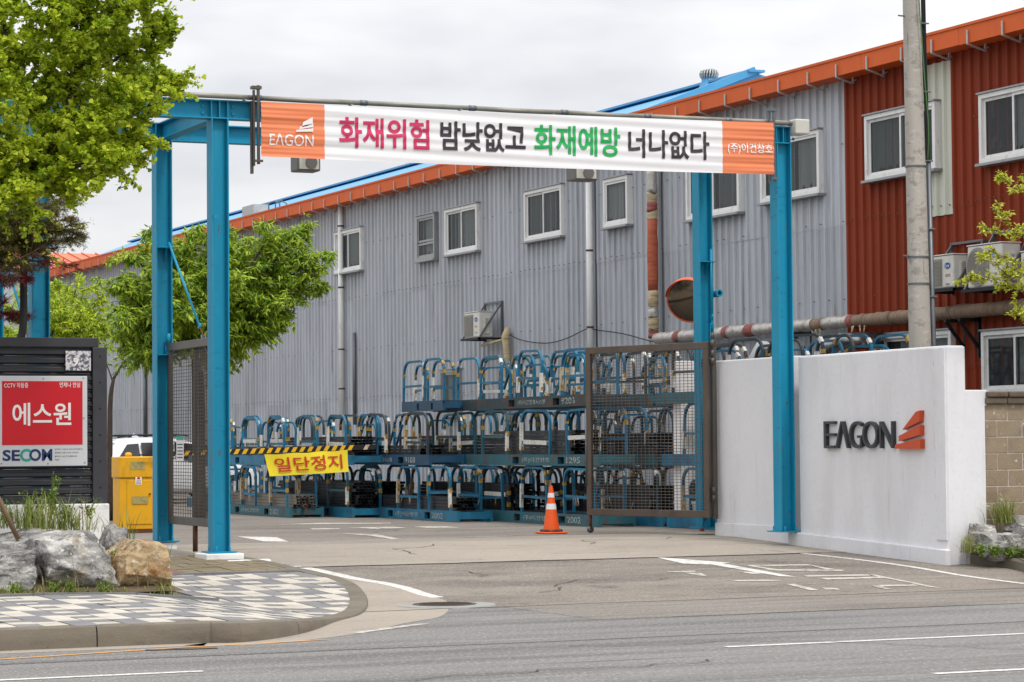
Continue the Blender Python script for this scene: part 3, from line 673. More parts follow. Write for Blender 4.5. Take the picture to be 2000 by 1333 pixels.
while Y > SEAM-9.5:
    L = random.uniform(.35, 1.0) if Y > 39 else random.uniform(.5,.9)
    lastm = globals().get('lastm','x'); mt = ('insul_silver' if lastm != 'insul_silver' else random.choice(['insul_brown','insul_brown','insul_pink'])) if Y > SEAM-.6 else 'insul_brown'; lastm = mt
    if Y > SEAM-.6: L = random.uniform(.5,1.0) if mt == 'insul_silver' else random.uniform(.15,.4)
    k_ = max(3, int(L/.1)); pts = [(WX-.25+random.uniform(-.005,.005), Y-L*j/(k_-1), zr+random.uniform(-.005,.005)) for j in range(k_)]
    MB().tube(pts, [.115+random.uniform(-.008,.010) for _ in pts], 12).build('insulation', M[mt], ip, True)
    if mt in ('insul_brown','insul_cream') and random.random() < .9 and Y > SEAM-1:
        rg = MB()
        for _ in range(9):
            yy = Y-random.uniform(0,L); l_ = random.uniform(.05,.16); x_ = WX-.25-random.uniform(0,.1)
            rg.add([(x_,yy-.03,zr-.085),(x_,yy+.03,zr-.085),(x_+random.uniform(-.03,.03),yy+random.uniform(-.03,.03),zr-.09-l_)],[(0,1,2)])
        rg.build('torn_wrap', M['insul_cream'], ip)
    Y -= L
for px in (1858, 1885, 1560):
    q = Px(px, 640, WX-.3); b_ = MB(); b_.bar((WX-.02,q.y,zr-.14),(WX-.42,q.y,zr-.14),.05,.05); b_.bar((WX-.02,q.y,zr-.62),(WX-.40,q.y,zr-.16),.04,.05); b_.bar((WX-.03,q.y,zr-.75),(WX-.03,q.y,zr+.02),.06,.05); b_.build('bracket', M['black'], ip)
# sagging black cable on the wall
cb_ = [Px(a,b,WX-.12) for a,b in ((990,650),(1010,662),(1040,669),(1075,670),(1110,660),(1148,642),(1165,645),(1215,652),(1260,664),(1290,672))]
tag(MB().tube(smooth_pts(cb_,4), .012, 5).build('wall_cable', M['black'], None, True), 'thin dark cable sagging across the grey wall between downpipe and air conditioner', 'cable')
# air conditioners
def aircon(px, ptop, pbot, label, wd=.86, dp=.34, round_fan=False):
    a = Px(px, ptop, WX-.62); b = Px(px, pbot, WX-.62); x0 = WX-.62; h = a.z-b.z; y1 = a.y; y0 = y1-wd; z0 = b.z; z1 = a.z
    u = thing('air_conditioner', (x0+dp/2, (y0+y1)/2, z0), label, 'air conditioner', 'outdoor air conditioner units on the walls')
    MB().box(x0, y0, z0+.03, x0+dp, y1, z1).build('casing', M['ac_white'], u, False, .025)
    MB().box(x0-.012, y0-.012, z1+.002, x0+dp+.012, y1+.012, z1+.022).build('lid', M['ac_white'], u, False, .008)
    gy0, gy1 = y0+wd*.40, y1-.03; gzc = (z0+z1)/2+.01
    g = MB()
    if round_fan:
        r_ = min((gy1-gy0)/2*1.15, h/2-.04); cy_ = (gy0+gy1)/2
        g.lathe([(r_,-.022),(r_,-.002)], (x0,cy_,gzc), 24, 0, 'x')
        for i in range(1,7): g.lathe([(r_*i/7-.008,-.030),(r_*i/7+.004,-.030),(r_*i/7+.004,-.02),(r_*i/7-.008,-.02)], (x0,cy_,gzc), 24, 0, 'x', False)
    else:
        g.box(x0-.02, gy0, z0+.07, x0-.002, gy1, z1-.05)
        for i in range(18):
            zz_ = z0+.09+i*(h-.16)/18; g.box(x0-.03, gy0+.01, zz_, x0-.02, gy1-.01, zz_+.012)
    g.build('fan_grille', M['ac_grille'], u)
    ly = y0+wd*.2; l = MB().lathe([(.085,-.008),(.085,-.001)], (x0,ly,z1-.17), 20, 0, 'x').build('badge', M['carrier_blue'], u); 
    for vtx in l.data.vertices: vtx.co.z = (vtx.co.z-(z1-.17-z0))*.6+(z1-.17-z0)
    put_text('carrier', (x0-.010,ly+.065,z1-.195), (0,-1,0), (0,0,1), (-1,0,0), .13, .05, 'badge_lettering', M['white_print'], u)
    put_text('kc', (x0-.004,ly+.07,z1-.36), (0,-1,0), (0,0,1), (-1,0,0), .14, .06, 'lettering', M['red_print'], u)
    put_text('x', (x0-.004,ly+.06,z1-.50), (0,-1,0), (0,0,1), (-1,0,0), .12, .06, 'lettering', M['ink'], u)
    MB().box(x0+.11, y0-.03, z0+.10, x0+.26, y0-.002, z0+h*.8).build('service_cover', M['ac_white'], u, False, .012)
    for i in range(6): MB().box(x0+.15, y0-.034, z0+h*.5+i*.03, x0+.22, y0-.031, z0+h*.5+i*.03+.014).build('vent_slot', M['ac_grille'], u)
    s_ = thing('wall_shelf', (WX-.3, (y0+y1)/2, z0), 'dark steel angle shelf carrying the '+label.split(' air')[0].replace('white','')+' air conditioner', 'shelf', 'steel shelves under air conditioners')
    f_ = MB(); f_.box(x0-.06, y0-.08, z0-.03, WX-.03, y0-.03, z0+.02); f_.box(x0-.06, y1+.03, z0-.03, WX-.03, y1+.08, z0+.02); f_.box(x0-.07, y0-.08, z0-.035, x0-.01, y1+.08, z0+.015); f_.build('frame', M['black'], s_)
    for yy in (y0-.055, y1+.055):
        MB().bar((x0-.03,yy,z0),(WX-.07,yy,z1+.22),.035,.035).build('strut', M['steel_grey'], s_)
        MB().box(WX-.10, yy-.02, z0-.05, WX-.042, yy+.02, z1+.25).build('upright', M['steel_grey'], s_)
    MB().box(WX-.095, y0-.08, z1+.22, WX-.05, y1+.08, z1+.26).build('top_rail', M['steel_grey'], s_)
aircon(907, 613, 664, 'white wall-mounted air conditioner alone on the grey wall')
aircon(1808, 504, 570, 'white slim air conditioner on the red wall beside the utility pole', .80)
aircon(1889, 483, 568, 'white larger air conditioner in the middle of the red wall shelf', .95, .36, True)
aircon(1993, 494, 566, 'white air conditioner with round fan at the near end of red wall', .90, .36, True)
# lagged cable riser by the grey wall unit
cr_ = Px(990,640,WX-.18); cl = MB().tube([(cr_.x,cr_.y,.4),(cr_.x,cr_.y,cr_.z-.6),(cr_.x-.02,cr_.y+.03,cr_.z-.2),(cr_.x+.03,cr_.y,cr_.z)], [.07,.08,.10,.06], 9)
cl.tube([(cr_.x,cr_.y,cr_.z-.25),(cr_.x-.2,cr_.y+.35,cr_.z-.33),(cr_.x-.24,cr_.y+.9,cr_.z-.38)], .03, 6)
tag(cl.build('lagged_pipe', M['insul_cream'], None, True), 'white taped refrigerant pipe hanging below the grey wall air conditioner', 'pipe')
# ducts at the red/grey corner behind the white wall
du = thing('duct_elbow', Px(1640,690,WX-.8), 'silver sheet metal duct elbow rising behind the white sign wall', 'duct')
dq = Px(1612,690,WX-.9); dd = Px(1665,668,WX-.9)
MB().tube([(WX-.9,dq.y+.05,dq.z-.6),(WX-.9,dq.y,dq.z-.1),(WX-.9,dq.y-.18,dq.z+.1),(WX-.9,dq.y-.5,dq.z+.18),(WX-.2,dq.y-.7,dq.z+.2)], .15, 14).build('pipe', M['chrome'], du, True)
du2 = thing('duct_elbow', Px(1478,690,WX-.9), 'silver duct elbow between hooped trolleys behind the low white wall', 'duct')
q = Px(1478,690,WX-.9); MB().tube([(q.x,q.y,q.z-.8),(q.x,q.y,q.z-.15),(q.x+.05,q.y-.12,q.z+.05),(q.x+.4,q.y-.2,q.z+.1)], .19, 14).build('pipe', M['chrome'], du2, True)
# far orange-roofed shed at the end of the yard
fs_ = thing('far_shed', (14, 106, .3), 'far shed with orange standing-seam roof beyond the end of the factory', 'building')
q = Py(150,492,108.0); qa = Py(40,525,104.)
MB().box(qa.x-8, 104.2, .3, 26, 120, qa.z).build('wall', M['clad_grey'], fs_)
rfm = MB(); rfm.prism([(qa.x-9,103.8,qa.z),(qa.x-9,109,q.z),(qa.x-9,120,qa.z)], (24,0,0)); rr_ = rfm.build('roof', M['roof_orange'], fs_)
for i in range(40):
    x_ = qa.x-8.8+i*.6; MB().bar((x_,103.8,qa.z+.02),(x_,109,q.z+.02),.06,.07).build('roof_seam', M['roof_orange'], rr_)

# ================================================================ BLUE GANTRY
AL, AR, BF, BB = 10.38, 18.93, 33.16, 35.8
HT = Py(425,197,BF).z
gt = thing('gate_gantry', ((AL+AR)/2, BF, .24), 'tall bright blue steel portal frame spanning the factory entrance', 'gantry')
BS = M['blue_steel']
def hcol(x, y, z0, z1, name='column', hw=.118, hd=.115):
    mb = MB(); tf = .018
    mb.box(x-hw, y-hd, z0, x-hw+tf, y+hd, z1); mb.box(x+hw-tf, y-hd, z0, x+hw, y+hd, z1); mb.box(x-hw+tf, y-.008, z0, x+hw-tf, y+.008, z1)
    return mb.build(name, BS, gt, False, .003)
def hbeam(p, q, name='beam', h=.25, wd=.2):
    p = Vector(p); q = Vector(q); mb = MB(); t_ = .016
    mb.bar(p+Vector((0,0,h-t_/2)), q+Vector((0,0,h-t_/2)), wd, t_); mb.bar(p+Vector((0,0,t_/2)), q+Vector((0,0,t_/2)), wd, t_); mb.bar(p+Vector((0,0,h/2)), q+Vector((0,0,h/2)), .012, h-2*t_)
    return mb.build(name, BS, gt)
ZB = HT-.25
RBX, RBY = Py(1376,800,36.15).x, 36.15
ALL = Px(75,560,8).x
AX = Py(76,560,BF).x
cols_ = {}
for nm, x, y, z0 in (('LF',AL,BF,.36),('RF',AR,BF,.45),('LB',AL,BB,.42),('RB',RBX,RBY,.42),('XF',AX,BF,.3),('XB',AX,BB,.3)):
    c_ = hcol(x, y, z0, ZB-.002); cols_[nm] = c_
    bp = MB(); bp.box(x-.19, y-.19, z0-.02, x+.19, y+.19, z0-.001); bp.build('base_plate', BS, c_)
    for dx in (-.09,.09):
        for dy in (-.165,.165): MB().lathe([(.016,0),(.016,.05),(.008,.07)], (x+dx,y+dy,z0), 6).build('anchor_bolt', BS, c_)
    if nm in ('LB','RB','XB'):
        for k_, zz in enumerate((2.93+.1, 4.55)):
            st_ = MB(); st_.box(x-.098, y-.20, zz, x+.14, y-.009, zz+.014); st_.prism([(x+.02,y-.01,zz+(.014 if k_==0 else 0)),(x+.02,y-.16,zz+(.014 if k_==0 else 0)),(x+.02,y-.01,zz+(.2 if k_==0 else -.2))],(.012,0,0)); st_.build('stiffener', BS, c_)
for y in (BF, BB):
    hbeam((AX-.6,y,ZB),(AR+.145 if y == BF else RBX+.12,y if y == BF else BB,ZB))
for x in (AX, AL): hbeam((x,BF+.11,ZB),(x,BB-.11,ZB),'cross_beam',.24,.18)
hbeam((AR,BF+.11,ZB),(RBX,RBY-.11,ZB),'cross_beam',.24,.18)
for x in (AX, AL, AR):
    for y in (BF, BB):
        for dx in (-.112,0,.112): MB().box(x+dx-.006, y-.10, ZB+.017, x+dx+.006, y-.007, HT-.018).build('web_stiffener', BS, gt)
        for sx in (-1,1):
            for i in range(2): MB().lathe([(.022,-.02),(.022,0)], (x+sx*.21,y-.007,ZB+.08+.09*i), 6, 0, 'y').build('bolt', BS, gt)
# tie rods with turnbuckles between back and front columns
for x in (AX, AL, AR):
    a = Vector((x+.05, BB-.17, 4.62)); b = Vector((x+.05, BF+.16, 2.65)); d = (b-a)
    if x == AR: a = Vector((RBX+.05,RBY-.18,4.75)); b = Vector((RBX+.05,RBY-.18,3.08)); d = b-a
    r_ = MB().tube([a, a+d*.62], .018, 7); tr_ = r_.build('tie_rod', BS, gt, True)
    h = MB(); c0 = a+d*.64
    h.lathe([(.022,-.012),(.04,-.012),(.04,.012),(.022,.012)], a+d*.63, 10, 0, 'x'); h.build('eye', BS, tr_)
    sd_ = Vector((.028,0,0)); k_ = MB()
    for s_ in (-1,1): k_.bar(a+d*.70+sd_*s_, a+d*.84+sd_*s_, .014, .014)
    k_.bar(a+d*.70-sd_, a+d*.70+sd_, .02, .03); k_.bar(a+d*.84-sd_, a+d*.84+sd_, .02, .03); k_.build('turnbuckle', M['steel_grey'] if x != AR else BS, tr_)
    MB().tube([a+d*.62, a+d*.74], .010, 6).build('threaded_end', M['rust'] if x != AR else BS, tr_); MB().tube([a+d*.80, b], .010, 6).build('threaded_end', M['rust'] if x != AR else BS, tr_)
# pipe stub bracket on the right back column
q = Py(1400,574,RBY); s_ = MB(); s_.box(RBX+.119, RBY-.08, q.z-.09, RBX+.14, RBY+.08, q.z+.09); s_.lathe([(.035,-.12),(.06,-.12),(.06,.08),(.035,.08),(.035,-.12)], (RBX+.20,RBY-.05,q.z), 14, 0, 'y', False); s_.build('pipe_stub', BS, gt)
for zz in (4.75,): MB().box(AL-.10, BF-.135, zz, AL-.04, BF-.117, zz+.05).build('clip', BS, gt)
# conduit on top of the portal
cp = thing('conduit_pipe', ((AL+AR)/2, BF, HT), 'weathered grey steel conduit lying along the top of the blue portal', 'pipe')
xs = [AX-.4,9.6,10.9,12.4,14.0,15.4,16.7,18.0,19.05]
for a, b in zip(xs[:-1], xs[1:]):
    MB().tube([(a,BF-.12,HT+.045),((a+b)/2,BF-.12,HT+.043+random.uniform(-.006,.006)),(b,BF-.12,HT+.045)], .035, 10).build('pipe_length', M['pipe_galv'], cp, True)
    MB().tube([(b-.05,BF-.12,HT+.045),(b+.05,BF-.12,HT+.045)], .040, 10).build('coupling', M['steel_grey'], cp, True)
for x in xs[1:-1]: MB().box(x-.2,BF-.185,HT+.002,x-.17,BF-.06,HT+.012).build('saddle', M['galv_white'], cp)
jb = MB().box(AR+.12, BF-.25, HT-.12, AR+.36, BF+.05, HT+.10)
tag(jb.build('junction_box', M['lamp_glass'], None, False, .02), 'pale square junction box on top of the right portal column', 'junction box')
# white concrete footings
def footing(x, y, z0, z1, r, label):
    mb = MB(); mb.prism([(x-r,y-r,z0),(x+r,y-r,z0),(x+r,y+r,z0),(x-r,y+r,z0)],(0,0,z1-z0)); 
    o = mb.build('footing', M['white_patch'], None, False, .015); tag(o, label, 'footing')
footing(AL, BF, .2, .335, .26, 'white painted concrete footing under the column next to the paving')
f2 = MB(); f2.prism([(AL-.05,BF-.52,.18),(AL+.55,BF-.5,.18),(AL+.60,BF-.30,.18),(AL-.05,BF-.27,.18)],(0,0,.075)); tag(f2.build('footing_apron', M['white_patch'], None, False, .02), 'low white painted concrete skirt in front of the left column footing', 'footing')
footing(AL, BB, .2, .395, .16, 'rusty stub footing under the back column beside the yellow box')
footing(AX, BF, .1, .275, .2, 'concrete footing of the portal column behind the dark fence'); footing(AX, BB, .1, .275, .2, 'concrete footing of the portal back column behind the dark fence')

# ---- banner
pTL = Py(510,199,BF-.26); pTR = Py(1511,240,BF-.26); pBL = Py(510,306,BF-.26); pBR = Py(1511,341,BF-.26)
x0, x1 = pTL.x, pTR.x; by = BF-.26
zt = lambda x: pTL.z+(pTR.z-pTL.z)*(x-x0)/(x1-x0)-.015*math.sin(PI*(x-x0)/(x1-x0)); zb = lambda x: pBL.z+(pBR.z-pBL.z)*(x-x0)/(x1-x0)-.02*math.sin(PI*(x-x0)/(x1-x0))
def warp(x, z):
    s_ = (z-zb(x))/(zt(x)-zb(x)); e = min((x-x0), (x1-x)); 
    return .008*math.sin(s_*15+math.sin(x*.9)*1.6)*(.55+.45*math.sin(x*.63+1))+.0045*math.sin(s_*33+x*1.1)+(.005*math.sin(s_*70+x*.4)*max(0,1-e/1.4))
bn = thing('banner', ((x0+x1)/2, by, pBL.z), 'long white fire-safety banner with orange ends stretched across the portal', 'banner')
XA = Py(634,250,by).x; XB = Py(1411,280,by).x
def cloth(xa, xb, mat, name):
    nx, nz_ = max(8,int((xb-xa)/.12)), 44; mb = MB(); vs = []
    for i in range(nx+1):
        x = xa+(xb-xa)*i/nx
        for j in range(nz_+1):
            z = zb(x)+(zt(x)-zb(x))*j/nz_; vs.append((x, by+warp(x,z), z))
    k_ = nz_+1; mb.add(vs, [(i*k_+j,(i+1)*k_+j,(i+1)*k_+j+1,i*k_+j+1) for i in range(nx) for j in range(nz_)])
    return mb.build(name, mat, bn, True)
cloth(x0, XA, M['banner_orange'], 'end_panel'); cloth(XA, XB, M['banner_white'], 'main_panel'); cloth(XB, x1, M['banner_orange'], 'end_panel')
def btext(key, pxa, pya, pxb, pyb, mat):
    a = Py(pxa, pya, by); b = Py(pxb, pyb, by)      # bottom-left, top-right
    put_text(key, (a.x, by-.009, a.z), (1,0,(pTR.z-pTL.z)/(x1-x0)), (0,0,1), (0,-1,0), b.x-a.x, b.z-a.z, 'lettering', mat, bn, 0, warp)
btext('w1',662,288,838,236,M['ink_crimson']); btext('w2',860,294,1026,244,M['ink_dark']); btext('w3',1043,302,1211,251,M['ink_green']); btext('w4',1227,308,1385,259,M['ink_dark'])
btext('co',1421,301,1508,282,M['white_print']); btext('brand',526,284,612,264,M['white_print'])
lg = MB()
for q in (((590,249),(611,244),(611,229),(592,239)),((584,253),(612,248.5),(612,241),(586,247.5)),((578,258),(612,257.5),(612,251),(579,254))):
    lg.add([Py(a,b,by-.02) for a,b in q], [(0,1,2,3)])
lg.build('logo', M['white_print'], bn)
for x, nm in ((x0-.03,'L'),(x1+.02,'R')):
    hp = MB(); zc = zt(x0 if nm=='L' else x1); zd = zb(x0 if nm=='L' else x1)
    hp.tube([(x,by+.03,zd-.10),(x,by+.03,zc+.22)], .022, 8); hp.box(x-.06,by+.06,zd-.12,x-.035,by+.10,zc+.16); hp.box(x-.09,by,zc+.17,x+.04,by+.10,zc+.21); hp.bar((x-.06,by,zd-.06),(x+.05,by,zd-.06),.03,.03)
    if nm == 'L': hp.box(x-.075,by+.10,zd-.22,x-.045,by+.16,zc+.02)
    hp.build('hanger_post', M['steel_grey'] if nm=='R' else M['gate_grey'], bn)
# floodlights hung below the portal
for px0, px1, pt, pb, lb in ((574,620,302,337,'grey box floodlight with round lens hanging under the left of the banner'),(1114,1160,325,355,'grey box floodlight hanging under the banner before the downpipe'),(128,152,275,303,'small floodlight hanging from the portal among the ginkgo leaves')):
    yb = 34.5; a = Py(px0,pt,yb); b = Py(px1,pb,yb); fl = thing('floodlight', ((a.x+b.x)/2,yb,b.z), lb, 'floodlight', 'floodlights under the portal')
    MB().box(a.x, yb-.14, b.z, b.x, yb+.16, a.z).build('housing', M['lamp_body'], fl, False, .02)
    MB().box(a.x+.03, yb-.152, b.z+.025, b.x-.03, yb-.142, a.z-.01).build('lens', M['lamp_glass'], fl)
    MB().lathe([(.07,-.168),(.085,-.168),(.085,-.153),(.07,-.153)], ((a.x+b.x)/2+.03, yb, (a.z+b.z)/2), 16, 0, 'y').build('lamp_ring', M['lamp_body'], fl)
    MB().bar(((a.x+b.x)/2,yb,a.z-.02),((a.x+b.x)/2,yb,ZB+.1),.05,.05).build('hanger', M['lamp_body'], fl)
    MB().bar(((a.x+b.x)/2,BF+.02,ZB+.09),((a.x+b.x)/2,BB-.02,ZB+.09),.04,.04).build('carrier_rail', M['lamp_body'], fl)

# ================================================================ GATE LEAVES
def gate_leaf(name, p, q, z0, z1, label, mat, wmat, fr=.11, mid=False, cell=.047):
    p = Vector(p); q = Vector(q); d = (q-p); L = d.length; d.normalize()
    g = thing(name, (p.x,p.y,z0), label, 'gate', 'mesh gate leaves')
    P3 = lambda s_, z: (p.x+d.x*s_, p.y+d.y*s_, z)
    for a, b, nm in (((0,z1-fr/2),(L,z1-fr/2),'top_rail'),((0,z0+fr/2),(L,z0+fr/2),'bottom_rail'),((fr/2,z0+fr+.001),(fr/2,z1-fr-.001),'stile'),((L-fr/2,z0+fr+.001),(L-fr/2,z1-fr-.001),'stile')):
        mb = MB()
        if nm == 'stile': mb.bar(P3(*a), P3(*b), .06, fr, 0, (d.x,d.y,0))
        else: mb.bar(P3(*a), P3(*b), .06, fr)
        mb.build(nm, mat, g, False, .006)
    wm = MB(); k_ = int((L-2*fr)/(cell*1.8))
    for i in range(1, k_): s_ = fr+(L-2*fr)*i/k_; wm.bar(P3(s_,z0+fr-.01), P3(s_,z1-fr+.01), .007, .007)
    n_ = int((z1-z0-2*fr)/cell); off = Vector((-d.y,d.x,0))*.006
    for i in range(1, n_):
        z = z0+fr+(z1-z0-2*fr)*i/n_; a = Vector(P3(fr-.01,z))+off; b = Vector(P3(L-fr+.01,z))+off; wm.bar(a, b, .0075, .0075)
    tag(wm.build('wire_mesh', wmat, g), kind='stuff')
    return g, P3, L
hz1 = Py(1386,668,35.5).z; hz0 = Py(1386,1012,35.5).z
pl = Py(1386,840,35.5); pl.z = 0; pe = Py(1147,840,38.05); pe.z = 0
g, P3, L = gate_leaf('gate_leaf', pl, pe, hz0, hz1, 'brown steel gate leaf with wire mesh standing open before the stacked trolleys', M['gate_brown'], M['wire'])
for zz in (hz0+.25, hz1-.35, hz1-.08):
    for dz in (0,.12): MB().lathe([(.03,0),(.03,.10)], (pl.x+.05,pl.y-.03,zz+dz), 10).build('hinge', M['gate_brown'], g, True)
MB().bar((pl.x+.09,pl.y+.02,hz0-.02),(pl.x+.09,pl.y+.02,hz1+.02),.07,.07).build('hinge_post', M['gate_grey'], g, False, .005)
cw = P3(L-.05, hz0); MB().tube([(cw[0],cw[1],.36),(cw[0],cw[1],hz0)], .028, 8).build('caster_leg', M['rust'], g, True)
MB().lathe([(.055,-.02),(.055,.02)], (cw[0],cw[1],.355), 14, 0, 'y').build('caster', M['steel_grey'], g, True)
dr = P3(L+.03, 0); MB().tube([(dr[0]-.02,dr[1]-.04,1.05),(dr[0]-.02,dr[1]-.04,hz1-1.0)], .016, 7).build('drop_bolt', M['steel_grey'], g, True)
lz1 = Px(330,672,AL+.1).z; lz0 = Px(330,1022,AL+.1).z
g, P3, L = gate_leaf('gate_leaf', (AL+.06,BB-.13,0), (AL+.02,BF+.18,0), lz0, lz1, 'dark mesh gate leaf folded back between the two left portal columns', M['gate_grey'], M['gate_grey'])
cw = P3(1.3, lz0); MB().tube([(cw[0],cw[1],.31),(cw[0],cw[1],lz0)], .035, 8).build('drop_leg', M['rust'], g, True)
MB().tube([(AL+.06,BB-.10,lz1),(AL+.06,BB-.10,lz1+.14)], .03, 8).build('hinge_pin', BS, g, True)
g, P3, L = gate_leaf('gate_leaf', (AL+.13,BF+1.5,0), (AL+.09,BF+.18,0), lz0, lz1, 'second dark mesh gate leaf folded flat behind the first by the left columns', M['gate_grey'], M['gate_grey'])
q = Px(361,878,AL+.06)
nt_ = MB().box(AL-.010, q.y-.17, q.z-.16, AL-.005, q.y+.17, q.z+.18); o = nt_.build('notice', M['white_print'], None); tag(o, 'small white notice fixed to the left mesh gate leaf', 'notice')
MB().box(AL-.015, q.y-.17, q.z+.13, AL-.0105, q.y+.17, q.z+.18).build('header', M['green_print'], o)
for i in range(5): MB().box(AL-.014, q.y-.13, q.z-.12+i*.045, AL-.0105, q.y+.12, q.z-.105+i*.045).build('print_line', M['ink'], o)
# white pillar behind the right leaf
q = Pg(1345,1030); wp = thing('white_pillar', q, 'white painted square pillar behind the open mesh gate', 'pillar')
zt_ = Py(1345,706,q.y).z
MB().box(q.x-.20, q.y-.14, .3, q.x+.20, q.y+.14, zt_).build('shaft', M['white_print'], wp, False, .01)
MB().box(q.x-.24, q.y-.3, .28, q.x+.34, q.y+.22, .5).build('plinth', M['white_patch'], wp, False, .02)
MB().box(q.x-.02, q.y-.15, .75, q.x+.12, q.y-.142, 1.05).build('vent', M['gate_grey'], wp)

# ================================================================ WHITE SIGN WALL AND LOW WALL
SX = AR+.15
ys0 = Px(1845,675,SX).y; ys1 = BF-.17
zw1 = Px(1845,675,SX).z; zw0 = Px(1545,697,SX).z
sw = thing('sign_wall', (SX,(ys0+ys1)/2,.15), 'white rendered entrance wall carrying raised company letters', 'wall')
mb = MB(); mb.add([(SX,ys0,0),(SX+.32,ys0,0),(SX+.32,ys1,0),(SX,ys1,0),(SX,ys0,zw1),(SX+.32,ys0,zw1),(SX+.32,ys1,zw0),(SX,ys1,zw0)], [(0,3,2,1),(4,5,6,7),(0,1,5,4),(1,2,6,5),(2,3,7,6),(3,0,4,7)])
mb.build('panel', M['white_render'], sw, False, .03)
pz = lambda y: zg(y)+.20
mb = MB(); mb.add([(SX-.06,ys0-.05,0),(SX+.02,ys0-.05,0),(SX+.02,ys1+.25,0),(SX-.06,ys1+.25,0),(SX-.06,ys0-.05,pz(ys0)),(SX+.02,ys0-.05,pz(ys0)),(SX+.02,ys1+.25,pz(ys1)),(SX-.06,ys1+.25,pz(ys1))], [(0,3,2,1),(4,5,6,7),(0,1,5,4),(1,2,6,5),(2,3,7,6),(3,0,4,7)])
mb.build('plinth', M['white_render'], sw, False, .015)
ex1 = Py(1876,690,ys0).x; ex2 = Py(1936,765,ys0).x; ez2 = Py(1900,762,ys0).z
MB().box(SX+.325, ys0+.003, 0, ex1, ys0+.30, zw1-.002).build('return_pier', M['white_render'], sw, False, .03)
rp = MB().prism([(ex1+.002,ys0+.006,0),(Py(1926,900,ys0).x,ys0+.006,0),(Py(1926,900,ys0).x,ys0+.006,ez2-.22),(ex2-.03,ys0+.006,ez2-.17),(ex2,ys0+.006,ez2-.09),(ex2-.02,ys0+.006,ez2-.02),(ex2-.08,ys0+.006,ez2),(ex1+.002,ys0+.006,ez2)],(0,.28,0)); rp.build('return_wall', M['white_render'], sw, False, .012)
ysP = Px(1829,900,SX).y; MB().box(SX-.022, ys0-.012, pz(ys0)+.12, SX-.0005, ysP, zw1-.03).build('corner_pilaster', M['white_render'], sw, False, .006)
ck = MB(); zz = zw1-.1
while zz > 1.0:
    dz = random.uniform(.04,.1); ck.box(SX-.004, ysP+.004+random.uniform(-.006,.006), zz-dz*.9, SX-.001, ysP+.016+random.uniform(0,.02), zz); zz -= dz
ck.build('crack', M['mortar'], sw)
# letters (each one its own part of the sign)
sg = thing('letter_sign', (SX-.05,(ys0+ys1)/2,1.55), 'dark raised EAGON letters with orange three-bar emblem on the white wall', 'sign')
for ch, pa_, pb_ in (('E',1610,1630),('A',1632,1657),('G',1659,1683),('O',1685,1714),('N',1719,1744)):
    a = Px(pa_, 876, SX-.05); b = Px(pb_, 823, SX-.05)
    put_text(ch, (SX-.001,a.y,a.z), (0,-1,0), (0,0,1), (-1,0,0), a.y-b.y, b.z-a.z, 'letter', M['letter_steel'], sg, .06)
for q in (((1764,840),(1797,824),(1798,802),(1790,805)),((1757,862),(1798,850),(1798,831),(1757,852)),((1749,877),(1799,877),(1799,858),(1750,869))):
    v = [Px(a,b,SX-.06) for a,b in q]; MB().prism([(SX-.001,p.y,p.z) for p in v], (-.075,0,0)).build('emblem_bar', M['logo_orange'], sg)
lw = thing('low_wall', (SX+.1, 34.6, .27), 'plain grey-white low wall between the two right portal columns', 'wall')
lzt = Px(1460,701,SX+.05).z
MB().box(SX+.06, ys1+.26, .1, SX+.30, BB-.16, lzt).build('panel', M['white_render'], lw, False, .02)
MB().box(SX+.03, ys1+.26, .1, SX+.058, BB-.16, .5).build('plinth', M['white_render'], lw, False, .01)
MB().box(SX+.31, BB-.5, .1, SX+.60, BB+4.2, lzt-.4).build('return_wall', M['white_render'], lw, False, .02) if False else None

# block wall to the right
bwx = Py(1926,900,ys0).x
bw = thing('block_wall', (bwx+2, ys0+.15, .2), 'weathered tan concrete block wall with dark capping stones beside the white wall', 'wall')
bz0 = .05; bz1 = Py(1960,790,ys0+.02).z
MB().box(bwx+.01, ys0+.029, -.1, bwx+7, ys0+.24, bz1).build('mortar_core', M['mortar'], bw)
rowh = .218; nrow = int((bz1-bz0)/rowh)+1
for r_ in range(nrow):
    zt2 = bz1-.004-r_*rowh; x = bwx+.012; i = 0
    while x < bwx+6.8:
        wd = .40 if (i or r_ % 2) else .21
        wd2 = .40 if i else (.36 if r_ % 2 == 0 else .19)
        MB().box(x, ys0+.022+random.uniform(-.003,.003), zt2-rowh+.010, x+wd2-.010, ys0+.10, zt2).build('block', M['block'], bw, False, .006); x += wd2; i += 1
x = bwx+.0; i = 0
while x < bwx+6.8:
    wd = random.uniform(.28,.36); j = random.uniform(-.012,.012)
    MB().box(x, ys0-.03+j, bz1+.004, x+wd-.008, ys0+.30, bz1+.09).build('cap_stone', M['block_cap'], bw, False, .015)
    MB().box(x+.01, ys0-.055+j, bz1+.094, x+wd-.004, ys0+.32, bz1+.17).build('cap_stone', M['block_cap'], bw, False, .02); x += wd

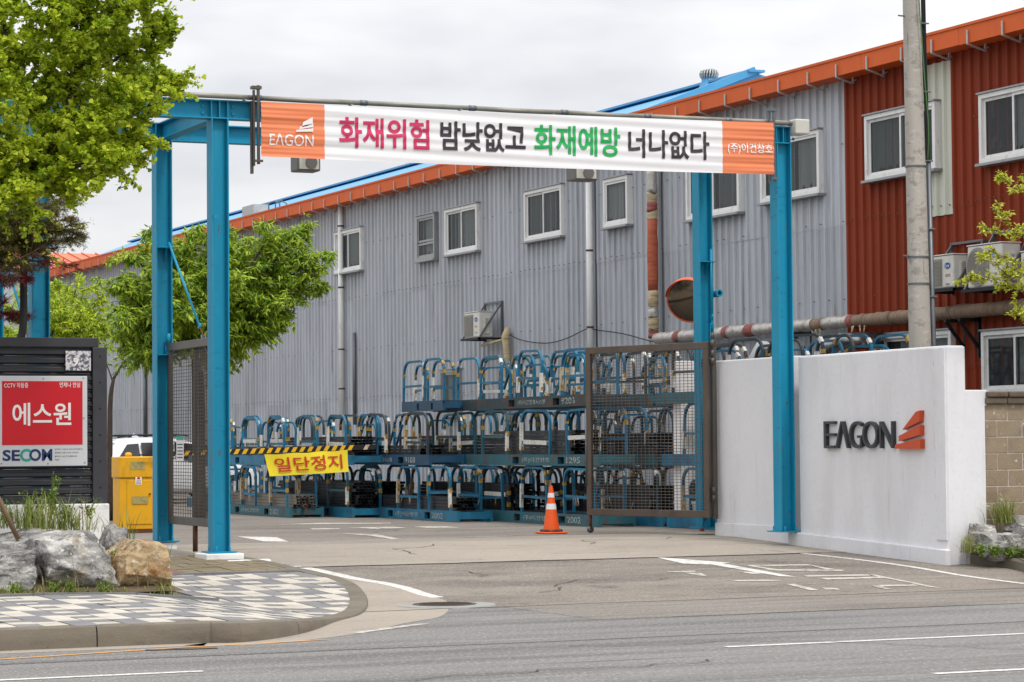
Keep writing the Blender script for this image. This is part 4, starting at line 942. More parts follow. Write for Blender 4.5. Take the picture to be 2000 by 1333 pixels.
# ================================================================ UTILITY POLE
up = Px(1797,670,SX+1.5); pr = 21.5/F*(Vector((up.x,up.y,0)).dot(Vector((math.sin(TH),math.cos(TH),0))))
po = thing('utility_pole', (up.x,up.y,.1), 'tall tapered grey concrete utility pole behind the white sign wall', 'utility pole')
tz = Py(1780,0,up.y).z; lean = (Py(1780,0,up.y).x-up.x)/(tz-up.z)
def pp(z): return Vector((up.x+lean*(z-up.z), up.y, z))
def prr(z): return pr-(pr-pr*17/21.5)*(z-up.z)/(tz-up.z)
MB().tube([pp(z) for z in (-.1,2.5,5,8,11)], [prr(z) for z in (-.1,2.5,5,8,11)], 28).build('shaft', M['pole_concrete'], po, True)
for py in (326,503,555):
    z = Py(1790,py,up.y).z; MB().lathe([(prr(z)+.004,-.012),(prr(z)+.012,-.012),(prr(z)+.012,.012),(prr(z)+.004,.012)], pp(z), 24).build('band', M['steel_grey'], po)
for px, py, s_ in ((1752,31,-1),(1797,47,1),(1798,180,1),(1800,315,1),(1803,448,1),(1806,580,1),(1762,500,-1)):
    z = Py(px,py,up.y).z; r_ = prr(z)*.9; a = pp(z)+Vector((s_*r_*.8,-.05 if s_ > 0 else 0,0)); MB().tube([a, a+Vector((s_*.15,-.02,0))], .012, 6).build('step_bolt', M['steel_grey'], po)
cx = up.x+prr(3)+.065; zc = Py(1812,316,up.y).z; lq = lambda z: lean*(z-up.z)
MB().tube([(cx+lean*(-.05-up.z),up.y-.02,-.05),(cx-.02+lean*(zc-up.z),up.y-.02,zc)], .038, 10).build('conduit', M['steel_grey'], po, True)
for k_, dx in enumerate((-.022,.0,.022)): MB().tube(smooth_pts([(cx-.02+dx+lq(zc-.1),up.y-.02+.01*k_,zc-.1),(cx-.03+dx+lq(zc+.8),up.y-.02,zc+.8),(cx-.04+dx*1.2+lq(zc+1.6),up.y-.02,zc+1.6),(cx-.03+dx+lq(zc+4),up.y-.02,zc+4)],5), .014, 6).build('cable', M['black'], po, True)
pm('wire_green', (70,120,60), .5); MB().tube(smooth_pts([(cx-.05+lq(zc),up.y-.05,zc),(cx-.08+lq(zc+.5),up.y-.14,zc+.5),(cx-.15+lq(zc+1.3),up.y-.17,zc+1.3),(cx-.21+lq(zc+2.4),up.y-.17,zc+2.4)],5), .009, 5).build('earth_wire', M['wire_green'], po, True)

# ================================================================ CONVEX MIRROR
mq = Py(1347,587,BB+1.6); cm = thing('convex_mirror', (mq.x+.12,mq.y,.3), 'round convex traffic mirror with orange hood behind the blue column', 'mirror')
nd = Vector((-.60,-.70,-.38)).normalized(); u_ = nd.cross(Vector((0,0,1))).normalized(); v_ = u_.cross(nd)
rm = .365; mb = MB(); vs = []; nn_ = 40; ring = 8
for i in range(ring+1):
    r_ = rm*i/ring
    for j in range(nn_): a = 2*PI*j/nn_; vs.append(mq+u_*r_*math.cos(a)+v_*r_*math.sin(a)+nd*(.06*(1-(r_/rm)**2)))
mb.add(vs, [(i*nn_+j,i*nn_+(j+1)%nn_,(i+1)*nn_+(j+1)%nn_,(i+1)*nn_+j) for i in range(ring) for j in range(nn_)]); mb.build('mirror_face', M['mirror'], cm, True)
mb = MB(); mb.tube([mq+u_*(rm+.005)*math.cos(a)+v_*(rm+.005)*math.sin(a) for a in np.linspace(0,2*PI,41)], .014, 6, 0, False); mb.build('rim', M['hood_orange'], cm, True)
vs = []; k_ = 24
for i in range(k_+1):
    a = R(10)+R(160)*i/k_; d_ = u_*math.cos(a)+v_*math.sin(a); l_ = .12*math.sin(PI*(i/k_))**.6+.02
    vs += [mq+d_*(rm+.015)-nd*.02, mq+d_*(rm+.03)+nd*l_, mq+d_*(rm+.022)-nd*.02, mq+d_*(rm+.037)+nd*l_]
mb = MB(); mb.add(vs, [(4*i,4*i+4,4*i+5,4*i+1) for i in range(k_)]+[(4*i+2,4*i+3,4*i+7,4*i+6) for i in range(k_)]+[(4*i+1,4*i+5,4*i+7,4*i+3) for i in range(k_)]); mb.build('hood', M['hood_orange'], cm, True)
MB().lathe([(.02,-.0),(.33,.0),(.34,.03)], (0,0,0), 4) 
bk = MB(); bk.add([mq+u_*rm*math.cos(2*PI*j/24)+v_*rm*math.sin(2*PI*j/24)-nd*.01 for j in range(24)]+[mq-nd*.09], [((j+1)%24,j,24) for j in range(24)]); bk.build('back_shell', M['hood_orange'], cm, True)
MB().tube([(mq.x+.24,mq.y+.12,.3),(mq.x+.24,mq.y+.12,mq.z+.2)], .04, 10).build('post', M['hood_orange'], cm, True)
MB().bar(mq-nd*.07, (mq.x+.24,mq.y+.12,mq.z), .04, .04).build('arm', M['steel_grey'], cm)

# ================================================================ TRAFFIC CONE
cq = Pg(1077,1043); cn = thing('traffic_cone', cq, 'orange traffic cone with two white reflective bands on the driveway', 'traffic cone')
MB().box(cq.x-.2,cq.y-.2,cq.z+.004,cq.x+.2,cq.y+.2,cq.z+.035).build('base', M['cone_orange'], cn, False, .012)
CR = lambda z: .135-(.135-.03)*z/.72
def cseg(z0,z1,mat,name,e=0): MB().lathe([(CR(z0)+e,z0+.03),(CR(z1)+e,z1+.03)], cq, 28).build(name, mat, cn, 'auto')
cseg(.0,.72,M['cone_orange'],'body'); cseg(.36,.45,M['reflect_white'],'band',.003); cseg(.55,.62,M['reflect_white'],'band',.003)
MB().lathe([(CR(.72),.75),(.022,.765),(.012,.765)], cq, 20).build('tip', M['cone_orange'], cn, True)
MB().tube([cq+Vector((.165*math.cos(a),.165*math.sin(a),.05+.008*math.sin(7*a))) for a in np.linspace(0,2*PI,40)], .02, 6, 0, False).build('weight_ring', M['rust'], cn, True)

# ================================================================ BARRIER: box, arm and stop banner
bq = Pg(266,1041); bx = thing('boom_barrier', bq, 'yellow steel barrier cabinet with striped boom arm beside the blue columns', 'barrier')
bt = Py(266,892,bq.y).z; hw = .30
xl, xr = Py(233,960,bq.y-.2).x, Py(300,960,bq.y-.2).x
yf = bq.y-.2; yb_ = bq.y+.25
MB().box(xl+.015,yf+.012,.3,xr-.015,yb_-.01,.36).build('foot', M['rust'], bx)
MB().box(xl+.01,yf+.01,.362,xr-.01,yb_,bt-.36).build('cabinet', M['yellow_box'], bx, False, .012)
MB().box(xl-.012,yf-.012,bt-.357,xr+.012,yb_+.012,bt).build('cap', M['yellow_box'], bx, False, .02)
xm = xl+.13
dr_ = MB().box(xm,yf-.004,.45,xr-.03,yf+.009,bt-.40).build('door', M['yellow_box'], bx, False, .004)
MB().lathe([(.016,-.03),(.016,-.006)], (xr-.07,yf,.95), 8, 0, 'y').build('lock', M['rust'], dr_)
for (a,b,c_,d_) in ((255,902,283,918),(258,970,289,985)): 
    p = Py(a,d_,yf-.02); q = Py(c_,b,yf-.02); MB().box(p.x,yf-.017,p.z,q.x,yf-.0135,q.z).build('label_plate', M['dull_label'], bx)
p = Py(265,947,yf-.02); q = Py(277,925,yf-.02); wl = MB().box(p.x,yf-.009,p.z,q.x,yf-.0055,q.z).build('warning_label', M['white_print'], bx, False, 0)
pc = (p.x+q.x)/2; MB().add([(pc-.035,yf-.0105,q.z-.10),(pc+.035,yf-.0105,q.z-.10),(pc,yf-.0105,q.z-.03)], [(0,1,2)]).build('triangle', M['red_print'], wl)
for i in range(3): MB().box(p.x+.012,yf-.011,p.z+.015+i*.022,q.x-.012,yf-.0095,p.z+.024+i*.022).build('print_line', M['ink'], wl)
MB().lathe([(.06,0),(.06,.05),(.03,.07)], ((xl+xr)/2-.08,bq.y,bt), 12).build('beacon', M['barrier_yellow'], bx, True)
a0 = Vector((xr+.02,bq.y-.3,Py(300,888,bq.y-.3).z)); a1 = Py(737,873,bq.y-.3); L = (a1-a0).length; d = (a1-a0).normalized()
nseg = 54
ar = MB().tube([a0-d*.3, a1], .012, 8).build('arm', M['black'], bx, True)
for i in range(nseg):
    s0 = a0+d*L*i/nseg; s1 = a0+d*L*(i+1)/nseg; fx_ = i/nseg
    mt = 'barrier_yellow' if i % 2 else 'black'
    if fx_ > .88: mt = 'black' if (fx_ < .93 or fx_ > .96) else 'wrap_cream'
    sh = .05; mb = MB(); r_ = .042
    b_ = [s0+Vector((0,-.02,-r_))-d*sh, s1+Vector((0,-.02,-r_))-d*sh, s1+Vector((0,-.02,r_))+d*sh*0, s0+Vector((0,-.02,r_))+d*sh*0]
    mb.prism(b_, (0,.05,0)); mb.build('stripe', M[mt], ar)
yb2 = bq.y-.36
ybn = thing('stop_banner', Py(600,926,yb2), 'yellow cloth banner with red lettering tied under the barrier arm', 'banner')
cn4 = {'tl':Py(517,888,yb2),'tr':Py(679,879,yb2),'bl':Py(527,931,yb2),'br':Py(681,922,yb2)}
def yw(s_, t_): return .02*math.sin(s_*7+t_*2)+.012*math.sin(s_*17)*(1-t_)-.03*(1-t_)*math.sin(s_*3.1)
def ypt(s_, t_):
    p = (cn4['bl']*(1-s_)+cn4['br']*s_)*(1-t_)+(cn4['tl']*(1-s_)+cn4['tr']*s_)*t_; p = p.copy(); p.y = yb2+yw(s_,t_); p.z += -.025*math.sin(s_*PI*3)**2*t_*.5; return p
vs = [ypt(i/40,j/12) for i in range(41) for j in range(13)]
MB().add(vs, [(i*13+j,(i+1)*13+j,(i+1)*13+j+1,i*13+j+1) for i in range(40) for j in range(12)]).build('cloth', M['banner_yellow'], ybn, True)
v, f = TXT['stop']; mb = MB(); mb.add([ypt(.095+x*.83,.17+y*.66)+Vector((0,-.02,0)) for x,y,_ in v], f); mb.build('lettering', M['banner_red_ink'], ybn)

# ================================================================ DARK FENCE WITH SIGNS
FY = 32.2
fx1 = Py(207,800,FY).x; fx0 = fx1-4.5; ft = Py(100,674,FY).z; f0 = Py(100,985,FY).z
fe = thing('ribbed_fence', (fx1-2,FY,f0), 'charcoal fence of overlapping horizontal metal slats with end post', 'fence')
MB().box(fx1-.185,FY-.06,f0+.002,fx1,FY+.10,ft-.03).build('end_post', M['fence_dark'], fe, False, .008)
MB().box(fx0,FY-.03,ft-.026,fx1-.10,FY+.09,ft+.09).build('top_rail', M['fence_dark'], fe, False, .006)
ns = 18; sh = (ft-.03-f0)/ns
for i in range(ns):
    z = f0+.004+i*sh; mb = MB(); mb.prism([(fx0,FY+.05,z),(fx0,FY-.025,z+.02),(fx0,FY-.03,z+sh*.55),(fx0,FY+.005,z+sh*.62),(fx0,FY+.02,z+sh-.003),(fx0,FY+.06,z+sh-.003)],(fx1-.188-fx0,0,0)); mb.build('slat', M['fence_dark'], fe)
for i in range(6): MB().lathe([(.012,-.006),(.012,0)], (fx1-.09,FY-.061,f0+.2+i*.33), 8, 0, 'y').build('screw', M['black'], fe)
fbz = thing('fence_base', (fx1-2,FY,0), 'cracked white concrete footing wall under the charcoal fence', 'wall')
MB().box(fx0,FY-.12,0,Py(214,1000,FY-.12).x,FY+.14,f0-.003).build('footing', M['white_patch'], fbz, False, .015)
# security sign
sy = FY-.065
s0 = Py(-8,912,sy); s1 = Py(170,735,sy)
ss = thing('security_sign', ((s0.x+s1.x)/2,sy,s0.z), 'red and white security company sign with blue and green lettering on dark fence', 'sign')
MB().box(s0.x,sy-.012,s0.z,s1.x,sy,s1.z).build('panel', M['sign_panel'], ss, False, .006)
def SP(a,b,c_,d_,mat,nm,dep=.003): p = Py(a,d_,sy-.012); q = Py(c_,b,sy-.012); return MB().box(p.x,sy-.0125-dep,p.z,q.x,sy-.0125,q.z).build(nm, mat, ss)
SP(4,745,161,870,M['sign_red'],'red_field')
def ST(key,a,b,c_,d_,mat,e=.018): p = Py(a,d_,sy-.012); q = Py(c_,b,sy-.012); put_text(key,(p.x,sy-e,p.z),(1,0,0),(0,0,1),(0,-1,0),q.x-p.x,q.z-p.z,'lettering',mat,ss)
ST('cctv',8,748,55,758,M['white_print']); ST('safe',116,747,156,757,M['white_print']); ST('s1',24,787,139,832,M['white_print'])
ST('se',5,879,39,901,M['navy'],.0155); ST('c',39,877,60,902,M['green_print'],.0160); ST('om',57,877,102,901,M['navy'],.0155)
for i,(k_,w_) in enumerate((('i1',54),('i2',46),('i3',43),('i4',9))): ST(k_,107,876+i*6.9,107+w_,879.3+i*6.9,M['ink'],.0155)
for a,b in ((84,740),(162,739),(163,817),(165,904),(93,906),(2,906)):
    p = Py(a,b,sy); MB().lathe([(.008,-.018),(.008,-.0125)], (p.x,sy,p.z), 8, 0, 'y').build('screw', M['steel_grey'], ss)
p = Py(128,724,sy); q = Py(177,686,sy); ns_ = thing('number_sign', ((p.x+q.x)/2,sy,p.z), 'peeling white number plate on the upper corner of the dark fence', 'sign')
MB().box(p.x,sy-.008,p.z,q.x,sy,q.z).build('plate', M['worn_label'], ns_)
p2 = Py(143,715,sy); q2 = Py(152,699,sy); put_text('n9',(p2.x,sy-.010,p2.z),(1,0,0),(0,0,1),(0,-1,0),q2.x-p2.x,q2.z-p2.z,'lettering',M['white_print'],ns_)
# black corrugated conduit climbing the left column
cc = [Px(*p_) for p_ in ()] or [Py(a,b,BF-.3) for a,b in ((5,672),(30,669),(42,655),(46,620),(46,560),(46,500),(46,420),(47,330))]
tag(MB().tube(smooth_pts(cc,5), .05, 10).build('black_conduit', M['black_rubber'], None, True), 'thick black flexible conduit rising beside the blue column above the fence', 'conduit')

# ================================================================ PARKED CARS
def suv(name, loc, rz, body, label):
    c = bpy.data.objects.new(name, None); col.objects.link(c); c.location = loc; c.rotation_euler = (0,0,rz); tag(c, label, 'car')
    # stations along x: (x, z_bottom, z_belt, z_roof, half width low, half width belt, half width roof)
    st = [(-2.25,.45,.80,.82,.78,.80,.74),(-2.20,.32,1.02,1.06,.88,.88,.70),(-2.02,.26,1.05,1.30,.92,.90,.66),(-1.70,.24,1.06,1.60,.93,.91,.62),(-1.2,.24,1.05,1.66,.93,.92,.64),(-.3,.24,1.03,1.68,.93,.92,.65),(.5,.24,1.01,1.60,.93,.92,.63),(1.15,.24,1.00,1.08,.93,.91,.70),(1.7,.26,.95,.99,.92,.89,.72),(2.15,.30,.82,.85,.86,.82,.66),(2.3,.40,.62,.64,.70,.68,.55)]
    vs = []
    for x, zb_, zl, zr_, a, b, r_ in st:
        half = [(.0,zb_),(a*.9,zb_),(a,zb_+.12),(b*1.0,zl-.18),(b*.97,zl),(r_*1.0+.02,zr_-.05),(r_*.80,zr_),(0,zr_+.015)]
        vs += [(x, y, z) for y, z in half]+[(x, -y, z) for y, z in half[-2:0:-1]]
    k_ = 14; n_ = len(st); mb = MB(); mb.add(vs, [(i*k_+j,i*k_+(j+1)%k_,(i+1)*k_+(j+1)%k_,(i+1)*k_+j) for i in range(n_-1) for j in range(k_)]+[tuple(range(k_-1,-1,-1)),tuple((n_-1)*k_+j for j in range(k_))])
    o = mb.build('body', body, c, True); sb = o.modifiers.new('s','SUBSURF'); sb.levels = 2; sb.render_levels = 2
    for s_ in (-1,1):
        for p4 in ([(-1.75,.83,1.12),(-1.15,.855,1.13),(-1.15,.71,1.52),(-1.45,.70,1.50)],[(-1.08,.86,1.13),(-.25,.865,1.12),(-.25,.70,1.55),(-1.08,.705,1.54)],[(-.18,.865,1.12),(.85,.86,1.10),(.35,.72,1.50),(-.18,.70,1.55)]):
            m_ = MB(); m_.prism([(x,(y+.030)*s_,z) for x,y,z in p4],(0,.012*s_,0)); m_.build('side_window', M['car_glass'], c)
        m_ = MB(); m_.box(-2.20,.60*s_,.86,-2.0,.925*s_,1.02); m_.build('tail_light', M['tail_red'], c, False, .03)
        MB().tube([(-1.5,.56*s_,1.69),(-1.2,.57*s_,1.735),(.0,.58*s_,1.74),(.3,.57*s_,1.70)], .018, 6).build('roof_rail', M['black'], c, True)
        for x in (-1.4,1.42):
            wq = MB().lathe([(.20,-.10),(.35,-.10),(.36,0),(.35,.10),(.20,.10)], (x,.84*s_,.36), 24, 0, 'y').build('wheel', M['tyre'], c, True)
            MB().lathe([(.02,.0),(.21,.105),(.21,-.105)], (x,.84*s_,.36), 16, 0, 'y').build('rim', M['chrome'], wq)
        MB().box(.75,.93*s_,1.05,.95,1.10*s_,1.2).build('mirror', M['black'], c, False, .03)
    m_ = MB(); m_.prism([(-2.165,-.66,1.10),(-2.165,.66,1.10),(-1.83,.55,1.52),(-1.83,-.55,1.52)],(-.05,0,.035)); m_.build('rear_window', M['car_glass'], c)
    m_ = MB(); m_.prism([(1.12,-.66,1.12),(1.12,.66,1.12),(.58,.56,1.55),(.58,-.56,1.55)],(.06,0,.03)); m_.build('windscreen', M['car_glass'], c)
    MB().box(-1.90,-.6,1.60,-1.68,.6,1.635).build('spoiler', body, c, False, .015); MB().box(-2.27,-.26,.70,-2.245,.26,.82).build('number_plate', M['white_print'], c)
    MB().prism([(-1.0,-.01,1.68),(-.8,-.01,1.68),(-.95,-.01,1.78)],(0,.02,0)).build('antenna', body, c)
    return c
cz = .3
cp_ = Pz(340,984,.3); suv('parked_car', (cp_.x, cp_.y+.5, .3), R(8), M['car_white'], 'white SUV parked in the yard behind the yellow barrier cabinet')
suv('parked_car', (cp_.x+1.0, cp_.y+4.5, .3), R(6), M['car_dark'], 'dark grey SUV with roof rails parked beyond the white SUV')

# ================================================================ HOOPED TROLLEYS
CL, CWD, CHT = 5.75, .72, 1.04
def rail_mesh(mat):
    mb = MB(); z0, z1 = .0, .20; pk = [(1.35,1.62),(3.3,3.57)]
    y = 0
    for a, b in pk+[(CL,CL)]:
        mb.box(0,y,z0,.06,a,z1)
        if b > a: mb.box(0,a,z1-.045,.06,b,z1); mb.box(0,a,z0,.06,b,z0+.03)
        y = b
    me = bpy.data.meshes.new('side_rail'); me.from_pydata(mb.v, [], mb.f); me.materials.append(mat); return me
def hoop_mesh(mat, seed):
    r = random.Random(seed); wd = r.uniform(1.0,1.16); h = r.uniform(.78,.84); rad = .24; mb = MB()
    pts = [(0,-wd/2,0),(0,-wd/2,h-rad)]
    for i in range(1,6): a = PI-PI/2*i/6; pts.append((0,-wd/2+rad+rad*math.cos(a),h-rad+rad*math.sin(a)))
    pts += [(0,-wd/2+rad,h),(0,wd/2-rad,h)]
    for i in range(1,6): a = PI/2-PI/2*i/6; pts.append((0,wd/2-rad+rad*math.cos(a),h-rad+rad*math.sin(a)))
    pts += [(0,wd/2,h-rad),(0,wd/2,0)]
    mb.tube(pts, .030, 4, 0)
    cz = r.uniform(.22,.36); mb.bar((0,-wd/2+.02,cz),(0,wd/2-.02,cz),.025,.045,0)
    # wrapped padding and tape
    for sgn in (-1,1):
        if r.random() < .35:
            z = r.uniform(.05,.12); mt = r.choice((2,2,3)); z1 = r.uniform(.35,.58); mb.bar((-.012,sgn*wd/2,z),(-.012,sgn*wd/2,z1),.056,.048,mt,(0,1,0))
        for _ in range(r.choice((0,0,1,1,2))):
            z = r.uniform(.06,.60); mb.bar((0,sgn*wd/2,z),(0,sgn*wd/2,z+r.uniform(.05,.09)),.056,.056,1,(0,1,0))
        if r.random() < .4:
            a = 1.0; p = (0,sgn*(wd/2-rad+rad*math.cos(.9)),h-rad+rad*math.sin(.9)); q = (0,sgn*(wd/2-rad+rad*math.cos(.5)),h-rad+rad*math.sin(.5)); mb.bar(p,q,.056,.056,r.choice((1,2)))
    if r.random() < .3: mb.bar((-.004,-wd/2+.1,cz),(-.004,wd/2-.1,cz),.05,.075,r.choice((2,2,3)))
    if r.random() < .5:
        for _ in range(3):
            y_ = r.uniform(-wd/2+.1,wd/2-.1); mb.add([(-.03,y_,cz-.02),(-.03,y_+.03,cz-.02),(-.04,y_+r.uniform(-.05,.08),cz-.16)],[(0,1,2)],r.choice((1,2)))
    me = bpy.data.meshes.new('hoop'); me.from_pydata(mb.v, [], mb.f)
    for m_ in (mat, M['tape_yellow'], M['wrap_white'], M['wrap_cream']): me.materials.append(m_)
    me.polygons.foreach_set('material_index', mb.m); return me
RAIL = {k_: rail_mesh(M[k_]) for k_ in ('cart_blue','cart_teal','cart_dark','cart_navy')}
HOOP = {k_: [hoop_mesh(M[k_], i*7+len(k_)) for i in range(9)] for k_ in ('cart_blue','cart_teal','cart_dark')}
mbx = MB().box(.06,0,.05,CWD-.06,.09,.18); XB_ = {}
for k_ in RAIL:
    me = bpy.data.meshes.new('cross_beam'); me.from_pydata(mbx.v, [], mbx.f); me.materials.append(M[k_]); XB_[k_] = me
mbx = MB().box(.06,0,.182,CWD-.06,.22,.198)
SLAT = bpy.data.meshes.new('deck_board'); SLAT.from_pydata(mbx.v, [], mbx.f); SLAT.materials.append(M['cart_dark'])
def part(name, me, parent, loc, rot=None):
    o = bpy.data.objects.new(name, me); col.objects.link(o); o.parent = parent; o.location = loc
    if rot: o.rotation_euler = rot
    return o
rc = random.Random(11)
def cart(x, y, lev, label, mat=None, text=None, hoopm=None, back=True, rz=0, L=CL):
    mat = mat or rc.choice(('cart_blue','cart_blue','cart_teal'))
    z = .305+lev*CHT
    c = bpy.data.objects.new('hooped_trolley', None); col.objects.link(c); c.location = (x,y,z); c.rotation_euler = (0,0,rz+rc.uniform(-.004,.004)); org[c.name] = (0,0,0)
    tag(c, label, 'trolley', 'blue hooped profile trolleys stacked by the factory wall')
    kf = L/CL
    for xx in (0, CWD-.06): part('side_rail', RAIL[mat], c, (xx,0,0)).scale = (1,kf,1)
    for yy in (0,1.1,2.2,3.8,5.66): part('cross_beam', XB_[mat], c, (0,yy*kf,0))
    for yy in np.arange(.3,5.4,.85): part('deck_board', SLAT, c, (0,yy*kf,0))
    hm = hoopm or rc.choice(('cart_blue','cart_blue','cart_blue','cart_teal','cart_dark'))
    for yy in ((.85,2.72,4.6) if kf > .7 else (L*.27,L*.75)):
        m_ = hm if rc.random() < .75 else rc.choice(('cart_blue','cart_dark'))
        part('hoop', rc.choice(HOOP[m_]), c, (.035,yy+rc.uniform(-.18,.18),.19), (rc.uniform(-.03,.03),rc.uniform(-.03,.03),rc.uniform(-.06,.06)))
        if back: part('hoop', rc.choice(HOOP[m_]), c, (CWD-.035,yy+rc.uniform(-.25,.25),.19))
        if rc.random() < .5:
            h2 = part('hoop', rc.choice(HOOP['cart_blue']), c, (CWD*.5,yy+rc.uniform(-.6,.6),.17)); h2.scale = (1,rc.uniform(.6,.9),rc.uniform(.75,.95)); h2.rotation_euler = (0,rc.uniform(-.05,.05),rc.uniform(-.5,.5))
        if rc.random() < .5:
            b_ = MB(); b_.bar((CWD-.04,yy+.9,.2),(CWD-.04,yy+.4,.8),.04,.04); o = b_.build('brace', M['cart_blue'], c)
    if text:
        put_text(text[0], (-.004,3.15*kf,.045), (0,-1,0), (0,0,1), (-1,0,0), 1.2, .10, 'stencil', M['stencil'], c)
        put_text(text[1], (-.004,1.25*kf,.045), (0,-1,0), (0,0,1), (-1,0,0), .55, .11, 'stencil', M['stencil'], c)
    return c
TIER = ['bottom tier of the trolley stacks, standing on the yard', 'middle tier of the trolley stacks', 'top tier of the trolley stacks']
def lab(lev, row=2, where='by the gate leaf'): return 'blue hooped trolley in the '+('front','second','back')[row-1]+' row '+where+', '+('bottom','middle','top')[lev]+' tier'
e1 = Pg(1195,1034); e2 = Pg(893,1021); e3 = Pg(566,1012)
A1 = Pg(930,1015)
a1 = (Pg(1150,1032).x+A1.x)/2+.05
B1 = A1.y-CL
# stack nearest the open gate leaf
cart(a1, B1, 0, 'blue hooped trolley on the ground right behind the traffic cone', 'cart_teal', ('st2','n1203'), 'cart_blue')
cart(a1, B1, 1, 'teal trolley stencilled 1295 on the middle tier by the gate leaf', 'cart_teal', ('st2','n1295'), 'cart_teal')
cart(a1-.02, B1+.15, 2, 'rusty brown trolley stencilled 9203 on the top tier by the gate leaf', 'cart_dark', ('st1','n9203'), 'cart_blue')
for lev in range(3): cart(a1+.95+.1*lev, B1-.5+.4*lev, lev, lab(lev,2))
for lev in range(3): cart(a1+1.9, B1+.3-.3*lev, lev, lab(lev,3))
# stack behind the barrier banner
B2 = Pg(893,1021).y; a2 = e2.x
cart(a2, B2, 0, 'blue hooped trolley with grimy rails on the ground below the 9188 trolley', 'cart_blue', ('st2','n1203'), 'cart_blue')
cart(a2+.08, B1+CL+.02, 1, 'navy trolley stencilled 9188 on the middle tier of the stacks', 'cart_navy', ('st1','n9188'), 'cart_dark')
yn = B1+.15+CL+.06; cart(a2+.45, yn, 2, 'short navy trolley with bright blue hoops on the top tier against the grey wall', 'cart_navy', None, 'cart_blue', L=Px(785,812,a2+.45).y-yn)
for lev in range(2): cart(a2+1.0, B2-.4, lev, lab(lev,2,'behind the 9188 trolley')); cart(a2+2.0, B2+.6, lev, lab(lev,3,'behind the 9188 trolley'))
cart(a2+1.6, B2-2.6, 2, lab(2,2,'behind the 9188 trolley'))
# two-tier stacks further left
for lev in range(2):
    cart(e3.x+.05*lev, e3.y+.1*lev, lev, lab(lev,1,'behind the stop banner'), 'cart_teal' if lev == 0 else None, ('st2','n1203') if lev == 0 else None); cart(e3.x+.95, e3.y-1.0, lev, lab(lev,2,'behind the stop banner')); cart(e3.x+1.95, e3.y-.3, lev, lab(lev,3,'behind the stop banner')); cart(e3.x+1.3, e3.y+5.6, lev, 'blue hooped trolley beyond the stop banner stacks near the tree, '+('lower','upper')[lev])
e4 = Pg(226,1002)
cart(e4.x-.7, e4.y, 0, 'blue hooped trolley on the ground seen past the yellow barrier cabinet')
# behind the low white wall on the right
for ri, (xx, yy, ls) in enumerate(((SX+1.2,B1-6.5,(0,1,2)),(SX+2.15,B1-6.3,(0,1,2)))):
    for lev in ls: cart(xx, yy+.2*lev, lev, 'blue hooped trolley behind the white wall, '+('bottom','middle','top')[lev]+' tier of the '+('stack next to it','stack against the factory')[ri])
# aluminium profiles lying on the decks
def bundle(x, y, z, wd, rowsn, mat, label, L=4.6):
    mb = MB(); n_ = int(wd/.075)
    for r_ in range(rowsn):
        for i in range(n_):
            x0 = x+i*.075; z0 = z+r_*.062; dy = rc.uniform(-.15,.15)
            mb.box(x0,y+dy,z0,x0+.07,y+dy+L,z0+.006); mb.box(x0,y+dy,z0+.007,x0+.006,y+dy+L,z0+.056); mb.box(x0+.064,y+dy,z0+.007,x0+.07,y+dy+L,z0+.056); mb.box(x0+.012,y+dy,z0+.05,x0+.058,y+dy+L,z0+.056)
    o = mb.build('profile_bundle', mat, None); tag(o, label, 'metal profiles', 'bundles of aluminium profiles on trolleys')
DK = .305+.20
WHR = ['second row behind the stop banner','front row under the 9188 trolley','second row behind the 9188 trolley','second row by the gate leaf','back row behind the stop banner']
bl = ['dark metal profiles on the bottom tier trolley, ', 'dark metal profiles on the middle tier trolley, ']
bundle(e3.x+.1, e3.y+.0, DK, .5, 4, M['profile_grey'], 'pale grey metal profiles lying on the trolley behind the stop banner', 5.4)
for wi, (x, y) in enumerate(((e3.x+1.05,e3.y-.8),(a2+.1,B2+.4),(a2+1.1,B2),(a1+1.05,B1),(e3.x+2.0,e3.y))): bundle(x, y, DK, .5, 4 if wi == 1 else 8, M['profile_dark'], bl[0]+WHR[wi])
WHR = ['front row behind the stop banner','second row behind the stop banner','on the 9188 trolley itself','second row behind the 9188 trolley','second row by the gate leaf']
for wi, (x, y) in enumerate(((e3.x+.15,e3.y+.3),(e3.x+1.05,e3.y-.8),(a2+.18,B1+CL+.6),(a2+1.1,B2),(a1+1.05,B1))): bundle(x, y, DK+CHT, .5, 3 if wi in (0,2) else 6, M['profile_dark'], bl[1]+WHR[wi])
bundle(a1+.12, B1+1.2, DK+CHT, .45, 7, M['profile_dark'], 'tall dark heap of profiles inside the hoops of the 1295 trolley', 3.6)

# ================================================================ PLANTS
LEAF = {'fan': (np.array([(0,0,0),(-.5,.62,.05),(-.24,.92,-.02),(0,.86,.05),(.24,.92,-.02),(.5,.62,.05)]), [(0,3,2,1),(0,5,4,3)]),
        'lance': (np.array([(0,0,0),(-.17,.4,-.05),(0,1,-.16),(.17,.4,-.05),(0,.42,.03)]), [(0,4,1),(1,4,2),(0,3,4),(4,3,2)]),
        'oval': (np.array([(0,0,0),(-.28,.45,-.03),(0,1,-.08),(.28,.45,-.03),(0,.45,.04)]), [(0,4,1),(1,4,2),(0,3,4),(4,3,2)]),
        'palm': (np.array([(0,0,0)]+[p_ for a in (-1.25,-.65,0,.65,1.25) for p_ in ((math.sin(a-.13)*.5,math.cos(a-.13)*.5,0),(math.sin(a)*1.0,math.cos(a)*1.0,-.12),(math.sin(a+.13)*.5,math.cos(a+.13)*.5,0))]), [(0,3*i+1,3*i+2,3*i+3) for i in range(5)]),
        'needle': (np.array([(0,0,0),(-.06,.5,0),(0,1,0),(.06,.5,0)]), [(0,3,2,1)])}
